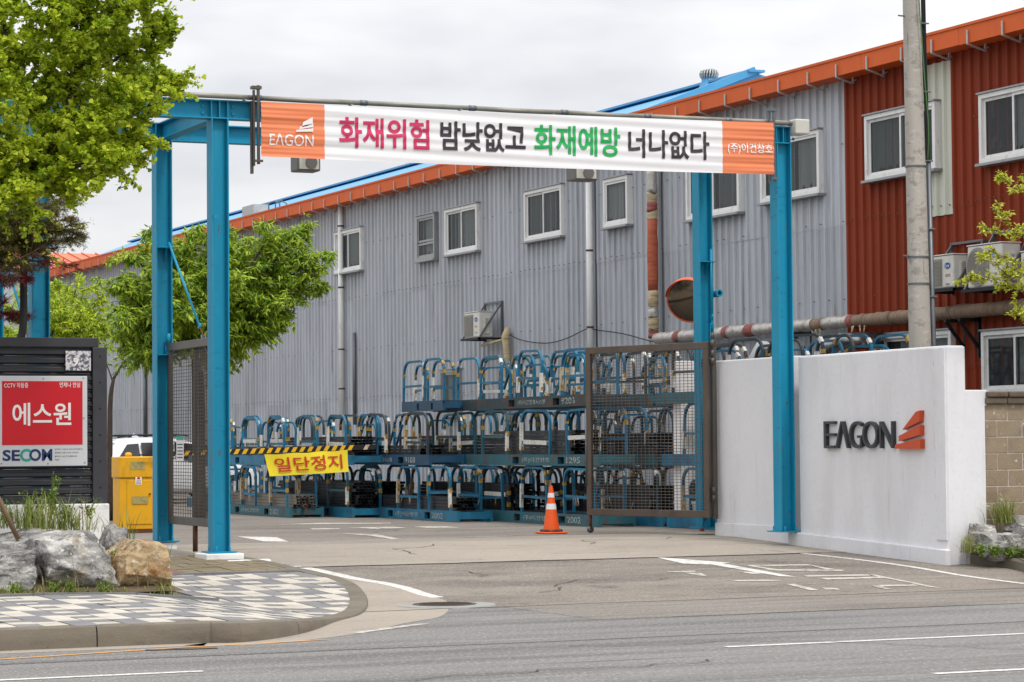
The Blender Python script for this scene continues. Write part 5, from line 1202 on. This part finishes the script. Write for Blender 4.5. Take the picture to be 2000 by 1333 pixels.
def leaves(mb, pos, axis, nrm, size, kind, m=0):
    T, fs = LEAF[kind]; pos = np.asarray(pos, float); N = len(pos)
    if not N: return
    ax = np.asarray(axis, float); ax /= np.linalg.norm(ax,axis=1,keepdims=True)+1e-9
    nr = np.asarray(nrm, float); sd = np.cross(ax, nr); sd /= np.linalg.norm(sd,axis=1,keepdims=True)+1e-9; nr = np.cross(sd, ax)
    s_ = np.asarray(size, float).reshape(-1,1,1)
    V = pos[:,None,:]+s_*(T[None,:,0:1]*sd[:,None,:]+T[None,:,1:2]*ax[:,None,:]+T[None,:,2:3]*nr[:,None,:])
    k_ = len(T); n0 = len(mb.v); mb.v += V.reshape(-1,3).tolist()
    for i in range(N):
        b_ = n0+i*k_
        for q in fs: mb.f.append(tuple(b_+j for j in q))
    mb.m += [m]*(N*len(fs))
def rv(s_=1): return Vector((random.gauss(0,s_),random.gauss(0,s_),random.gauss(0,s_)))
def tree(name, label, limbs, lmat, kind, size, ntw, tl, droop=.2, spacing=.05, upb=.15, flat=.5, per=3, cat='tree', group=None, wood='bark', sub=4, nup=1.0, loc=None):
    """limbs: list of [(point, radius), ...]"""
    b_ = loc or limbs[0][0][0]; t_ = thing(name, b_, label, cat, group)
    tr_ = MB(); brn = MB(); cr_ = MB(); P_, A_, N_, S_ = [], [], [], []
    for li, limb in enumerate(limbs):
        pts = smooth_pts([p for p, r_ in limb], 4); rs = np.interp(np.linspace(0,len(limb)-1,len(pts)), range(len(limb)), [r_ for p, r_ in limb]).tolist()
        (tr_ if li == 0 else brn).tube(pts, rs, 8)
        if li == 0 and len(limbs) > 1: continue
        ldir = (pts[-1]-pts[0]).normalized()
        nt_ = max(2, int(ntw*sum((pts[i+1]-pts[i]).length for i in range(len(pts)-1))))
        for k_ in range(nt_):
            f_ = .12+.88*(k_+random.random())/nt_; idx = min(int(f_*(len(pts)-1)), len(pts)-2); s0 = pts[idx].lerp(pts[idx+1], f_*(len(pts)-1)-idx)
            d_ = rv(); d_.z *= flat; d_ = (d_.normalized()+ldir*.55+Vector((0,0,upb))).normalized(); l_ = tl*random.uniform(.5,1.15)*(1-.45*f_)
            m1 = s0+d_*l_*.5+Vector((0,0,-droop*l_*.08)); m2 = s0+d_*l_+Vector((0,0,-droop*l_*.4))
            brn.tube([s0,m1,m2], [max(.006,rs[idx]*.35*.5),.006,.003], 4, 0, False)
            tw = [(s0,m1,m2)]
            for q in range(sub):
                g_ = random.uniform(.25,.95); o_ = s0.lerp(m1,g_*2) if g_ < .5 else m1.lerp(m2,g_*2-1)
                e_ = rv(); e_.z *= flat; e_ = (e_.normalized()+d_*.8).normalized(); ll = l_*random.uniform(.25,.5)
                tw.append((o_, o_+e_*ll*.5, o_+e_*ll+Vector((0,0,-droop*ll*.5))))
                brn.tube([tw[-1][0],tw[-1][1],tw[-1][2]], [.005,.004,.002], 3, 0, False)
            for (p0_,p1_,p2_) in tw:
                LL = (p2_-p0_).length; n_ = max(2,int(LL/spacing))
                for i in range(n_):
                    g_ = (i+random.random())/n_
                    if g_ < .12: continue
                    c_ = p0_.lerp(p1_,g_*2) if g_ < .5 else p1_.lerp(p2_,g_*2-1); td = (p2_-p0_).normalized()
                    for _ in range(per):
                        ax = (rv(.75)+td*.55); ax.z *= .8; ax.z -= droop; P_.append(c_+rv(.012)); A_.append(ax); N_.append(Vector((0,0,nup))+rv(.55)); S_.append(size*random.uniform(.45,1.25))
    leaves(cr_, P_, A_, N_, S_, kind)
    tr_.build('trunk', M[wood], t_, True); 
    if brn.f: brn.build('branches', M[wood], t_, True)
    cr_.build('crown', lmat, t_, False)
    return t_, len(P_)
cnt = {}
# ---- ginkgo leaning in from the left
GD = 28.6
def gk(px, py, dy=0): return Py(px, py, GD+dy)
tb = gk(-75, 1140); tb.z = .2
limbs = [[(tb,.17),(gk(-72,800),.15),(gk(-60,500),.12),(gk(-40,420),.10)],
 [(gk(-40,420),.09),(gk(25,355),.075),(gk(95,285,-.1),.05),(gk(150,150),.03),(gk(160,20),.02),(gk(165,-160),.01)],
 [(gk(25,355),.05),(gk(90,345,-.4),.03),(gk(170,320,-.6),.02),(gk(225,330,-.7),.01)],
 [(gk(95,285),.05),(gk(160,250,-.3),.03),(gk(240,220,-.4),.02),(gk(300,205,-.5),.008)],
 [(gk(150,150),.03),(gk(220,120,.2),.02),(gk(280,85,.3),.015),(gk(322,60,.3),.006)],
 [(gk(155,90),.03),(gk(210,30,-.3),.02),(gk(290,-20,-.3),.01),(gk(320,-60),.006)],
 [(gk(95,285),.04),(gk(50,180,.4),.03),(gk(10,60,.5),.02),(gk(-10,-80,.5),.01)],
 [(gk(25,355),.04),(gk(-10,250,-.6),.03),(gk(-30,120,-.7),.02),(gk(-30,0,-.7),.01)],
 [(gk(120,220),.035),(gk(190,180,.6),.02),(gk(270,165,.8),.012),(gk(325,150,.8),.006)],
 [(gk(0,372),.04),(gk(50,350,.3),.03),(gk(110,345,.4),.015),(gk(160,350,.4),.006)],
 [(gk(-20,400),.04),(gk(0,385,-.5),.03),(gk(30,380,-.6),.012)],
 [(gk(60,310),.04),(gk(130,300,.5),.025),(gk(210,285,.6),.015),(gk(275,270,.6),.006)],
 [(gk(150,150),.03),(gk(110,60,-.6),.02),(gk(80,-60,-.6),.01)]]
_, cnt['ginkgo'] = tree('ginkgo_tree', 'ginkgo tree with dense yellow-green fan leaves leaning over the fence', limbs, M['leaf_ginkgo'], 'fan', .060, 30, .60, .10, .034, .10, .6, 5, sub=5)
# ---- yard trees
def yt(px, py, Yd): return Py(px, py, Yd)
Y1 = 46.0; X1 = yt(388,700,Y1).x
b1 = Vector((X1,Y1,.3))
limbs = [[(b1,.13),(yt(388,800,Y1),.12),(yt(384,700,Y1),.10),(yt(383,660,Y1),.08)]]
for tx, ty, dy in ((230,560,0),(265,500,.6),(300,465,-.3),(350,480,.5),(410,455,-.4),(470,470,.6),(530,455,-.2),(585,455,.3),(618,500,0),(610,560,.4),(520,600,-.5),(500,640,.3),(460,660,-.4),(250,610,-.5),(245,660,.3),(300,690,-.5),(330,560,-.9),(430,540,-.9),(480,540,.9),(270,570,.9),(380,600,-1.1),(560,500,.8),(355,640,1.),(420,610,.9)):
    mid = yt((384+tx)/2, (660+ty)/2+12, Y1+dy*.5); limbs.append([(yt(384,665,Y1),.06),(mid,.035),(yt(tx,ty,Y1+dy*1.3),.01)])
_, cnt['yard'] = tree('yard_tree', 'broad green zelkova tree between the left columns and the grey wall', limbs, M['leaf_zelkova'], 'lance', .15, 20, .86, .5, .06, .2, .45, 4, sub=5, nup=1.3)
Y2 = 58.0; b2 = yt(118,700,Y2); b2 = Vector((b2.x,Y2,.3))
limbs = [[(b2,.11),(yt(118,760,Y2),.10),(yt(118,690,Y2),.08)]]
for tx, ty, dy in ((20,600,0),(50,570,.6),(100,560,-.4),(150,555,.4),(195,580,0),(215,630,.3),(200,670,-.4),(40,650,-.5),(15,650,.4),(90,600,-.9),(160,610,-.9),(130,580,.9),(180,640,.9),(60,620,.9)):
    mid = yt((118+tx)/2, (690+ty)/2+10, Y2+dy*.5); limbs.append([(yt(118,695,Y2),.045),(mid,.025),(yt(tx,ty,Y2+dy*1.2),.008)])
_, cnt['yard2'] = tree('yard_tree', 'bright lime-green young tree beyond the blue column and dark fence', limbs, M['leaf_bright'], 'lance', .15, 13, .75, .4, .07, .3, .5, 4, sub=5, nup=1.3)
# lower foliage behind the fence corner
limbs = [[(Vector((yt(215,760,50).x,50,.3)),.06),(yt(215,800,50),.05),(yt(222,740,50),.03)],[(yt(222,740,50),.03),(yt(240,710,50),.015),(yt(262,690,50),.006)],[(yt(220,745,50),.02),(yt(205,705,50.2),.01),(yt(190,690,50.3),.006)]]
tree('yard_tree', 'small dark green sapling behind the corner of the charcoal fence', limbs, M['leaf_zelkova'], 'lance', .12, 6, .45, .4, .08, .1, .5, 2)
# ---- red maple and yew behind the fence, cherry sprig
Y3 = 32.75
limbs = [[(Vector((yt(-70,800,Y3).x,Y3,.3)),.06),(yt(-60,700,Y3),.05),(yt(-40,560,Y3),.035)],
 [(yt(-40,560,Y3),.03),(yt(10,520,Y3),.02),(yt(60,510,Y3),.012),(yt(115,515,Y3),.005)],[(yt(-40,560,Y3),.03),(yt(0,545,Y3-.2),.02),(yt(45,540,Y3-.2),.008)],[(yt(-45,620,Y3),.03),(yt(0,610,Y3+.3),.02),(yt(25,620,Y3+.3),.006)],[(yt(-40,540,Y3),.02),(yt(20,490,Y3+.2),.01),(yt(60,480,Y3+.2),.005)]]
tree('red_maple', 'dark red Japanese maple hanging over the top of the charcoal fence', limbs, M['leaf_maple'], 'palm', .07, 16, .45, .2, .045, .0, .3, 3)
Y4 = 31.4
limbs = [[(Vector((yt(-90,800,Y4).x,Y4,.3)),.07),(yt(-80,600,Y4),.06),(yt(-60,480,Y4),.04)]]
for tx, ty in ((60,440),(120,430),(140,470),(80,490),(30,470),(100,400),(125,385),(50,520),(35,420),(140,440),(0,500)):
    limbs.append([(yt(-60,490,Y4),.03),(yt((tx-60)/2,(ty+500)/2-8,Y4+.1),.015),(yt(tx,ty,Y4+random.uniform(-.3,.3)),.005)])
tree('yew_tree', 'olive-brown yew with fine needles behind the ginkgo leaves', limbs, M['leaf_yew'], 'needle', .06, 26, .52, .15, .02, .1, .35, 5, sub=5)
limbs = [[(Vector((yt(-80,900,31.2).x,31.2,.3)),.03),(yt(-60,640,31.2),.02),(yt(0,530,31.2),.012),(yt(60,495,31.2),.008),(yt(110,465,31.2),.005),(yt(150,440,31.2),.003)],
 [(yt(60,495,31.2),.006),(yt(90,500,31.1),.004),(yt(105,505,31.1),.002)],[(yt(0,530,31.2),.006),(yt(20,505,31.1),.004),(yt(35,500,31.1),.002)],[(yt(60,495,31.2),.006),(yt(65,465,31.1),.004),(yt(60,450,31.1),.002)],[(yt(90,475,31.2),.006),(yt(130,450,31.1),.004),(yt(165,447,31.1),.002)],[(yt(100,470,31.2),.005),(yt(110,430,31.1),.003)]]
tree('cherry_sapling', 'thin arching sapling with pale yellow-green leaves above the fence', limbs, M['leaf_young'], 'oval', .065, 14, .18, .1, .035, .2, .6, 2, wood='twig', sub=1)
# ---- young tree at the right edge
Y5 = ys0-.45
limbs = [[(Vector((yt(2105,1000,Y5).x,Y5,.2)),.04),(yt(2100,800,Y5),.035),(yt(2090,600,Y5),.03),(yt(2075,400,Y5),.015)],
 [(yt(2085,480,Y5),.012),(yt(2040,400,Y5),.008),(yt(1990,372,Y5),.005),(yt(1955,345,Y5),.002)],[(yt(2088,520,Y5),.012),(yt(2040,460,Y5),.008),(yt(1980,462,Y5),.005),(yt(1922,442,Y5),.002)],[(yt(1980,462,Y5),.004),(yt(1965,430,Y5),.003),(yt(1940,412,Y5),.002)],
 [(yt(2090,620,Y5),.012),(yt(2030,580,Y5),.008),(yt(1975,562,Y5),.006),(yt(1920,545,Y5),.003),(yt(1884,553,Y5),.002)],[(yt(1990,565,Y5),.005),(yt(1960,530,Y5-.1),.004),(yt(1910,502,Y5-.1),.002)],[(yt(2010,540,Y5),.005),(yt(1975,510,Y5),.004),(yt(1930,490,Y5),.002)],[(yt(2080,680,Y5),.006),(yt(2020,625,Y5),.004),(yt(1985,612,Y5),.002)],[(yt(2040,560,Y5),.006),(yt(2000,530,Y5+.1),.004),(yt(1960,550,Y5+.1),.002)]]
tree('young_tree', 'slender young tree with yellow-green leaves reaching in front of the red wall', limbs, M['leaf_young'], 'oval', .062, 15, .24, .1, .03, .25, .6, 3, wood='twig', sub=3)
print('leaf counts', cnt)

# ================================================================ ROCKERIES
def rock(cx_, cy_, z0, sx, sy_, sz, seed, mat, label, grp='boulders edging the planting beds', tilt=0):
    r = random.Random(seed); bm = bmesh.new(); bmesh.ops.create_icosphere(bm, subdivisions=6, radius=1)
    planes = [(Vector((r.gauss(0,1),r.gauss(0,1),r.gauss(0,.8))).normalized(), r.uniform(.66,.92)) for _ in range(11)]+[(Vector((0,-1,.15)).normalized(),.72),(Vector((r.uniform(-.2,.2),r.uniform(-.2,0),1)).normalized(),.74),(Vector((1,-.2,.1)).normalized(),.8),(Vector((-1,-.2,.1)).normalized(),.8)]
    off = Vector((seed*3.1,seed*1.7,0))
    for v in bm.verts:
        d_ = v.co.normalized(); rad = 1.25
        for n_, h in planes:
            c_ = d_.dot(n_)
            if c_ > .05: rad = min(rad, h/c_)
        p = d_*rad
        nn = noise.fractal(p*1.5+off, 1.0, 2.1, 4)*.07+abs(noise.noise(p*2.3+off))*.07+noise.noise(Vector((p.x*5,p.y*5,p.z*9))+off)*.022+noise.noise(p*19+off)*.010-.02
        p += d_*nn
        v.co = Vector((p.x*sx/1.55, p.y*sy_/1.55, max(p.z,-.78)*sz/1.55))
    me = bpy.data.meshes.new('boulder'); bm.to_mesh(me); bm.free()
    me.polygons.foreach_set('use_smooth', [True]*len(me.polygons)); me.materials.append(mat)
    o = bpy.data.objects.new('boulder', me); col.objects.link(o); o.location = (cx_,cy_,z0+.78*sz/1.55-.02); o.rotation_euler = (0,tilt,r.uniform(-.2,.2))
    try: me.set_sharp_from_angle(angle=R(38))
    except Exception: pass
    tag(o, label, 'boulder', grp); return o
def rockpx(x0_, y0_, x1_, y1_, yb, dep, seed, mat, label, tilt=0):
    a = Py(x0_,y1_,yb); b = Py(x1_,y0_,yb); zb_ = min(a.z, zs(yb)+.0) if y1_ > 1100 else a.z-.12
    rock((a.x+b.x)/2, yb+dep/2-.1, zb_, (b.x-a.x)*1.0, dep, (b.z-zb_)*1.0, seed, M[mat], label, tilt=tilt)
bed = MB()
by0 = pl_y+.08; bx1 = pl_x-.35
bed.add([(1.5,by0,zs(by0)+.0),(bx1,by0,zs(by0)+.0),(bx1-.25,by0+.9,zs(by0)+.16),(bx1-.5,FY-.13,zs(FY)+.24),(1.5,FY-.13,zs(FY)+.42),(1.5,by0+.9,zs(by0)+.36)], [(0,1,2),(0,2,5),(2,3,4),(2,4,5)])
tag(bed.build('planting_bed', M['dirt']), kind='structure')
rockpx(-60,1072,78,1166,pl_y+.35,.9,3,'rock_grey','pale grey rounded boulder at the open end of the row by the kerb strip')
rockpx(2,1036,134,1112,pl_y+1.1,.9,5,'rock_grey','broad flat-topped dark grey boulder set behind the front boulders')
rockpx(80,1038,218,1164,pl_y+.35,.95,12,'rock_grey','tallest grey and white streaked boulder in the middle of the row')
rockpx(203,1030,252,1092,pl_y+1.1,.5,9,'rock_grey','small white-veined boulder wedged behind the brown one')
rockpx(228,1052,330,1162,pl_y+.35,.85,21,'rock_brown','ochre-brown split boulder at the paved end of the row')
# right planter kerb and rocks
kp = [Pg(1862,1101), Pg(1905,1103), Pg(1945,1107), Pg(1985,1114), Pg(2040,1130), Pg(2120,1158)]
kp = smooth_pts([(p.x,p.y,zg(p.y)) for p in kp], 4)
rk = thing('planter_kerb', kp[0], 'dark weathered concrete planter kerb at the foot of the white wall', 'kerb')
for i in range(0, len(kp)-1, 5):
    sl = kp[i:i+6]; mb = MB(); sec = []
    for j, p in enumerate(sl):
        d_ = (sl[min(j+1,len(sl)-1)]-sl[max(j-1,0)]).normalized(); nn = Vector((-d_.y,d_.x,0))
        sec += [p+nn*a_+Vector((0,0,z_)) for a_, z_ in ((0,-.05),(0.005,.11),(.03,.135),(.15,.135),(.16,-.05))]
    mb.add(sec, [(u*5+q_,u*5+q_+1,(u+1)*5+q_+1,(u+1)*5+q_) for u in range(len(sl)-1) for q_ in range(4)]+[(4,3,2,1,0),tuple((len(sl)-1)*5+q_ for q_ in range(5))]); mb.build('kerb_stone', M['kerb_stone'], rk, 'auto')
pb_ = MB(); pts = [(p.x+.1,p.y+.1,zg(p.y)+.10) for p in kp]; pb_.add(pts+[(kp[-1].x+2,ys0,.25),(SX+.1,ys0,.2)], [tuple(range(len(pts)+2))]); tag(pb_.build('planting_bed', M['dirt']), kind='structure')
def rockR(x0_, y0_, x1_, y1_, yb, dep, seed, label):
    a = Py(x0_,y1_,yb); b = Py(x1_,y0_,yb); rock((a.x+b.x)/2, yb, a.z-.08, b.x-a.x, dep, b.z-a.z+.08, seed, M['rock_grey'], label, 'boulders in the planter by the white wall')
rockR(1917,1036,1998,1082,ys0-.55,.5,31,'flat white-topped boulder in the planter beside the white wall')
rockR(1900,1022,1945,1070,ys0-.2,.4,33,'small dark boulder tucked against the foot of the white wall')
rockR(1990,1030,2050,1100,ys0-.75,.5,35,'dark boulder at the kerb bend of the right planter')
rockR(1976,1005,2040,1040,ys0-.2,.4,37,'pale boulder below the tan block wall')

# ================================================================ WEEDS
def grass(name, label, spots, mat, cat='grass'):
    mb = MB()
    for (c_, n_, h, sp, ang) in spots:
        for _ in range(n_):
            p = Vector(c_)+Vector((random.gauss(0,sp),random.gauss(0,sp),0)); a = random.uniform(0,2*PI); l_ = h*random.uniform(.45,1.15); be = random.uniform(.15,.8)*ang
            d_ = Vector((math.cos(a),math.sin(a),0)); s_ = Vector((-d_.y,d_.x,0)); w_ = random.uniform(.003,.006)
            pts = [p+d_*l_*be*t_*t_+Vector((0,0,l_*(t_-.35*be*t_*t_))) for t_ in (0,.4,.75,1)]
            vs = [pts[0]-s_*w_,pts[0]+s_*w_,pts[1]-s_*w_,pts[1]+s_*w_,pts[2]-s_*w_*.7,pts[2]+s_*w_*.7,pts[3]]
            mb.add(vs, [(0,1,3,2),(2,3,5,4),(4,5,6)])
    o = mb.build(name, mat); tag(o, label, cat, kind='stuff'); return o
def sp(px, py, yb, n_, h, s_, ang=1): return (Py(px,py,yb), n_, h, s_, ang)
grass('wild_grass', 'tall wild grass behind the boulders under the security sign', [sp(x,y,pl_y+1.7,n_,h,.13,1.1) for x,y,n_,h in ((20,1032,60,.34),(60,1034,80,.40),(95,1034,100,.46),(125,1036,80,.42),(150,1036,40,.3),(-20,1032,50,.36),(185,1040,20,.2))], M['grass'])
grass('weed_grass', 'short weeds growing along the foot of the boulders', [sp(x,1164,pl_y+.16,n_,h,.06,1.4) for x,n_,h in ((20,40,.14),(60,40,.14),(100,45,.16),(135,50,.20),(170,25,.12),(205,40,.20),(240,25,.13),(300,30,.13),(322,50,.2))]+[sp(240,1060,pl_y+1.4,8,.5,.03,.5),sp(255,1062,pl_y+1.4,8,.4,.05,.5),sp(325,1105,pl_y+.6,10,.3,.05,.8)], M['grass'])
grass('dry_grass', 'dry brown stalks among the weeds by the boulders', [sp(x,1160,pl_y+.2,6,.42,.08,.5) for x in (90,150,215,300)]+[sp(160,1040,pl_y+1.5,6,.5,.1,.3)], M['grass_dry'])
grass('tuft_grass', 'arching grass tuft above the planter rocks by the block wall', [(Vector((Py(1962,1022,ys0-.2).x,ys0-.2,Py(1962,1022,ys0-.2).z)),150,.42,.07,1.3)], M['grass'])
grass('tuft_grass', 'arching grass blades where white wall meets the planter kerb', [(Vector((Py(1892,1075,ys0-.45).x,ys0-.45,Py(1892,1080,ys0-.45).z)),60,.34,.06,1.4)], M['grass'])
def weed(c_, h, n_, spread, label, size=.05, kind='oval', mat='leaf_weed', grp='leafy weeds'):
    t_ = thing('leafy_weed', c_, label, 'weed', grp); mb = MB(); st_ = MB(); P_,A_,N_,S_ = [],[],[],[]
    for _ in range(n_):
        a = random.uniform(0,2*PI); l_ = h*random.uniform(.5,1.1); e_ = Vector(c_)+Vector((math.cos(a)*spread*random.random(),math.sin(a)*spread*random.random(),l_)); m_ = Vector(c_).lerp(e_,.5)+Vector((0,0,.03)); st_.tube([Vector(c_),m_,e_],.004,3,0,False)
        for k_ in range(9):
            g_ = .2+.8*k_/8; p = Vector(c_).lerp(e_,g_)+rv(.01); P_.append(p); A_.append(rv(.8)+Vector((0,0,.15))); N_.append(Vector((0,0,1))+rv(.4)); S_.append(size*random.uniform(.6,1.2))
    leaves(mb, P_, A_, N_, S_, kind); st_.build('stems', M['leaf_weed'], t_); mb.build('foliage', M[mat], t_)
for x,y,yb,h,n_,spd,lb in ((100,1010,pl_y+1.9,.42,16,.20,'bushy leafy weed climbing the fence above the boulders'),(172,1010,pl_y+1.9,.22,7,.12,'small leafy weed against the white fence footing'),(15,1030,pl_y+1.5,.3,8,.2,'leafy weed beside the leaning stake'),(62,1024,pl_y+1.8,.34,14,.24,'bushy dark weed between the stake and the tall grass'),(132,1026,pl_y+1.7,.28,12,.22,'bushy weed behind the tallest boulder')):
    weed(Py(x,y,yb), h, n_, spd, lb)
for x,h,lb in ((105,.12,'low rosette weed between the pale rounded boulder and the tallest boulder'),(140,.16,'low rosette weed at the foot of the tallest streaked boulder'),(30,.1,'low rosette weed in front of the pale rounded boulder'),(205,.12,'low rosette weed between the tallest boulder and the brown boulder')): weed(Py(x,1160,pl_y+.18), h, 9, .12, lb, .05, 'lance')
weed(Py(222,1100,pl_y+.6), .14, 6, .08, 'small clover weed between the white-veined and brown boulders', .03)
for x, lb in ((1915,'broad-leaved weed at the wall end of the planter kerb'),(1945,'broad-leaved weed in front of the flat white-topped boulder'),(1972,'broad-leaved weed between the flat boulder and the kerb bend'),(2000,'broad-leaved weed beside the dark boulder at the kerb bend')): weed(Py(x,1083+(x-1900)*.06,ys0-.8), .12, 12, .12, lb, .07, 'lance')
st = Py(-10,960,pl_y+1.2); en = Py(36,1036,pl_y+1.2)
tag(MB().tube([st+Vector((-.3,0,.5)),st,en+Vector((0,0,-.1))], .028, 8).build('wooden_stake', M['weed_stick'], None, True), 'grey-brown wooden stake leaning out of the grass', 'stake')
strip('drain_grate', [Pg(285,1271),Pg(425,1267)], .10, M['iron'], .006)
print('objects', len(bpy.data.objects))
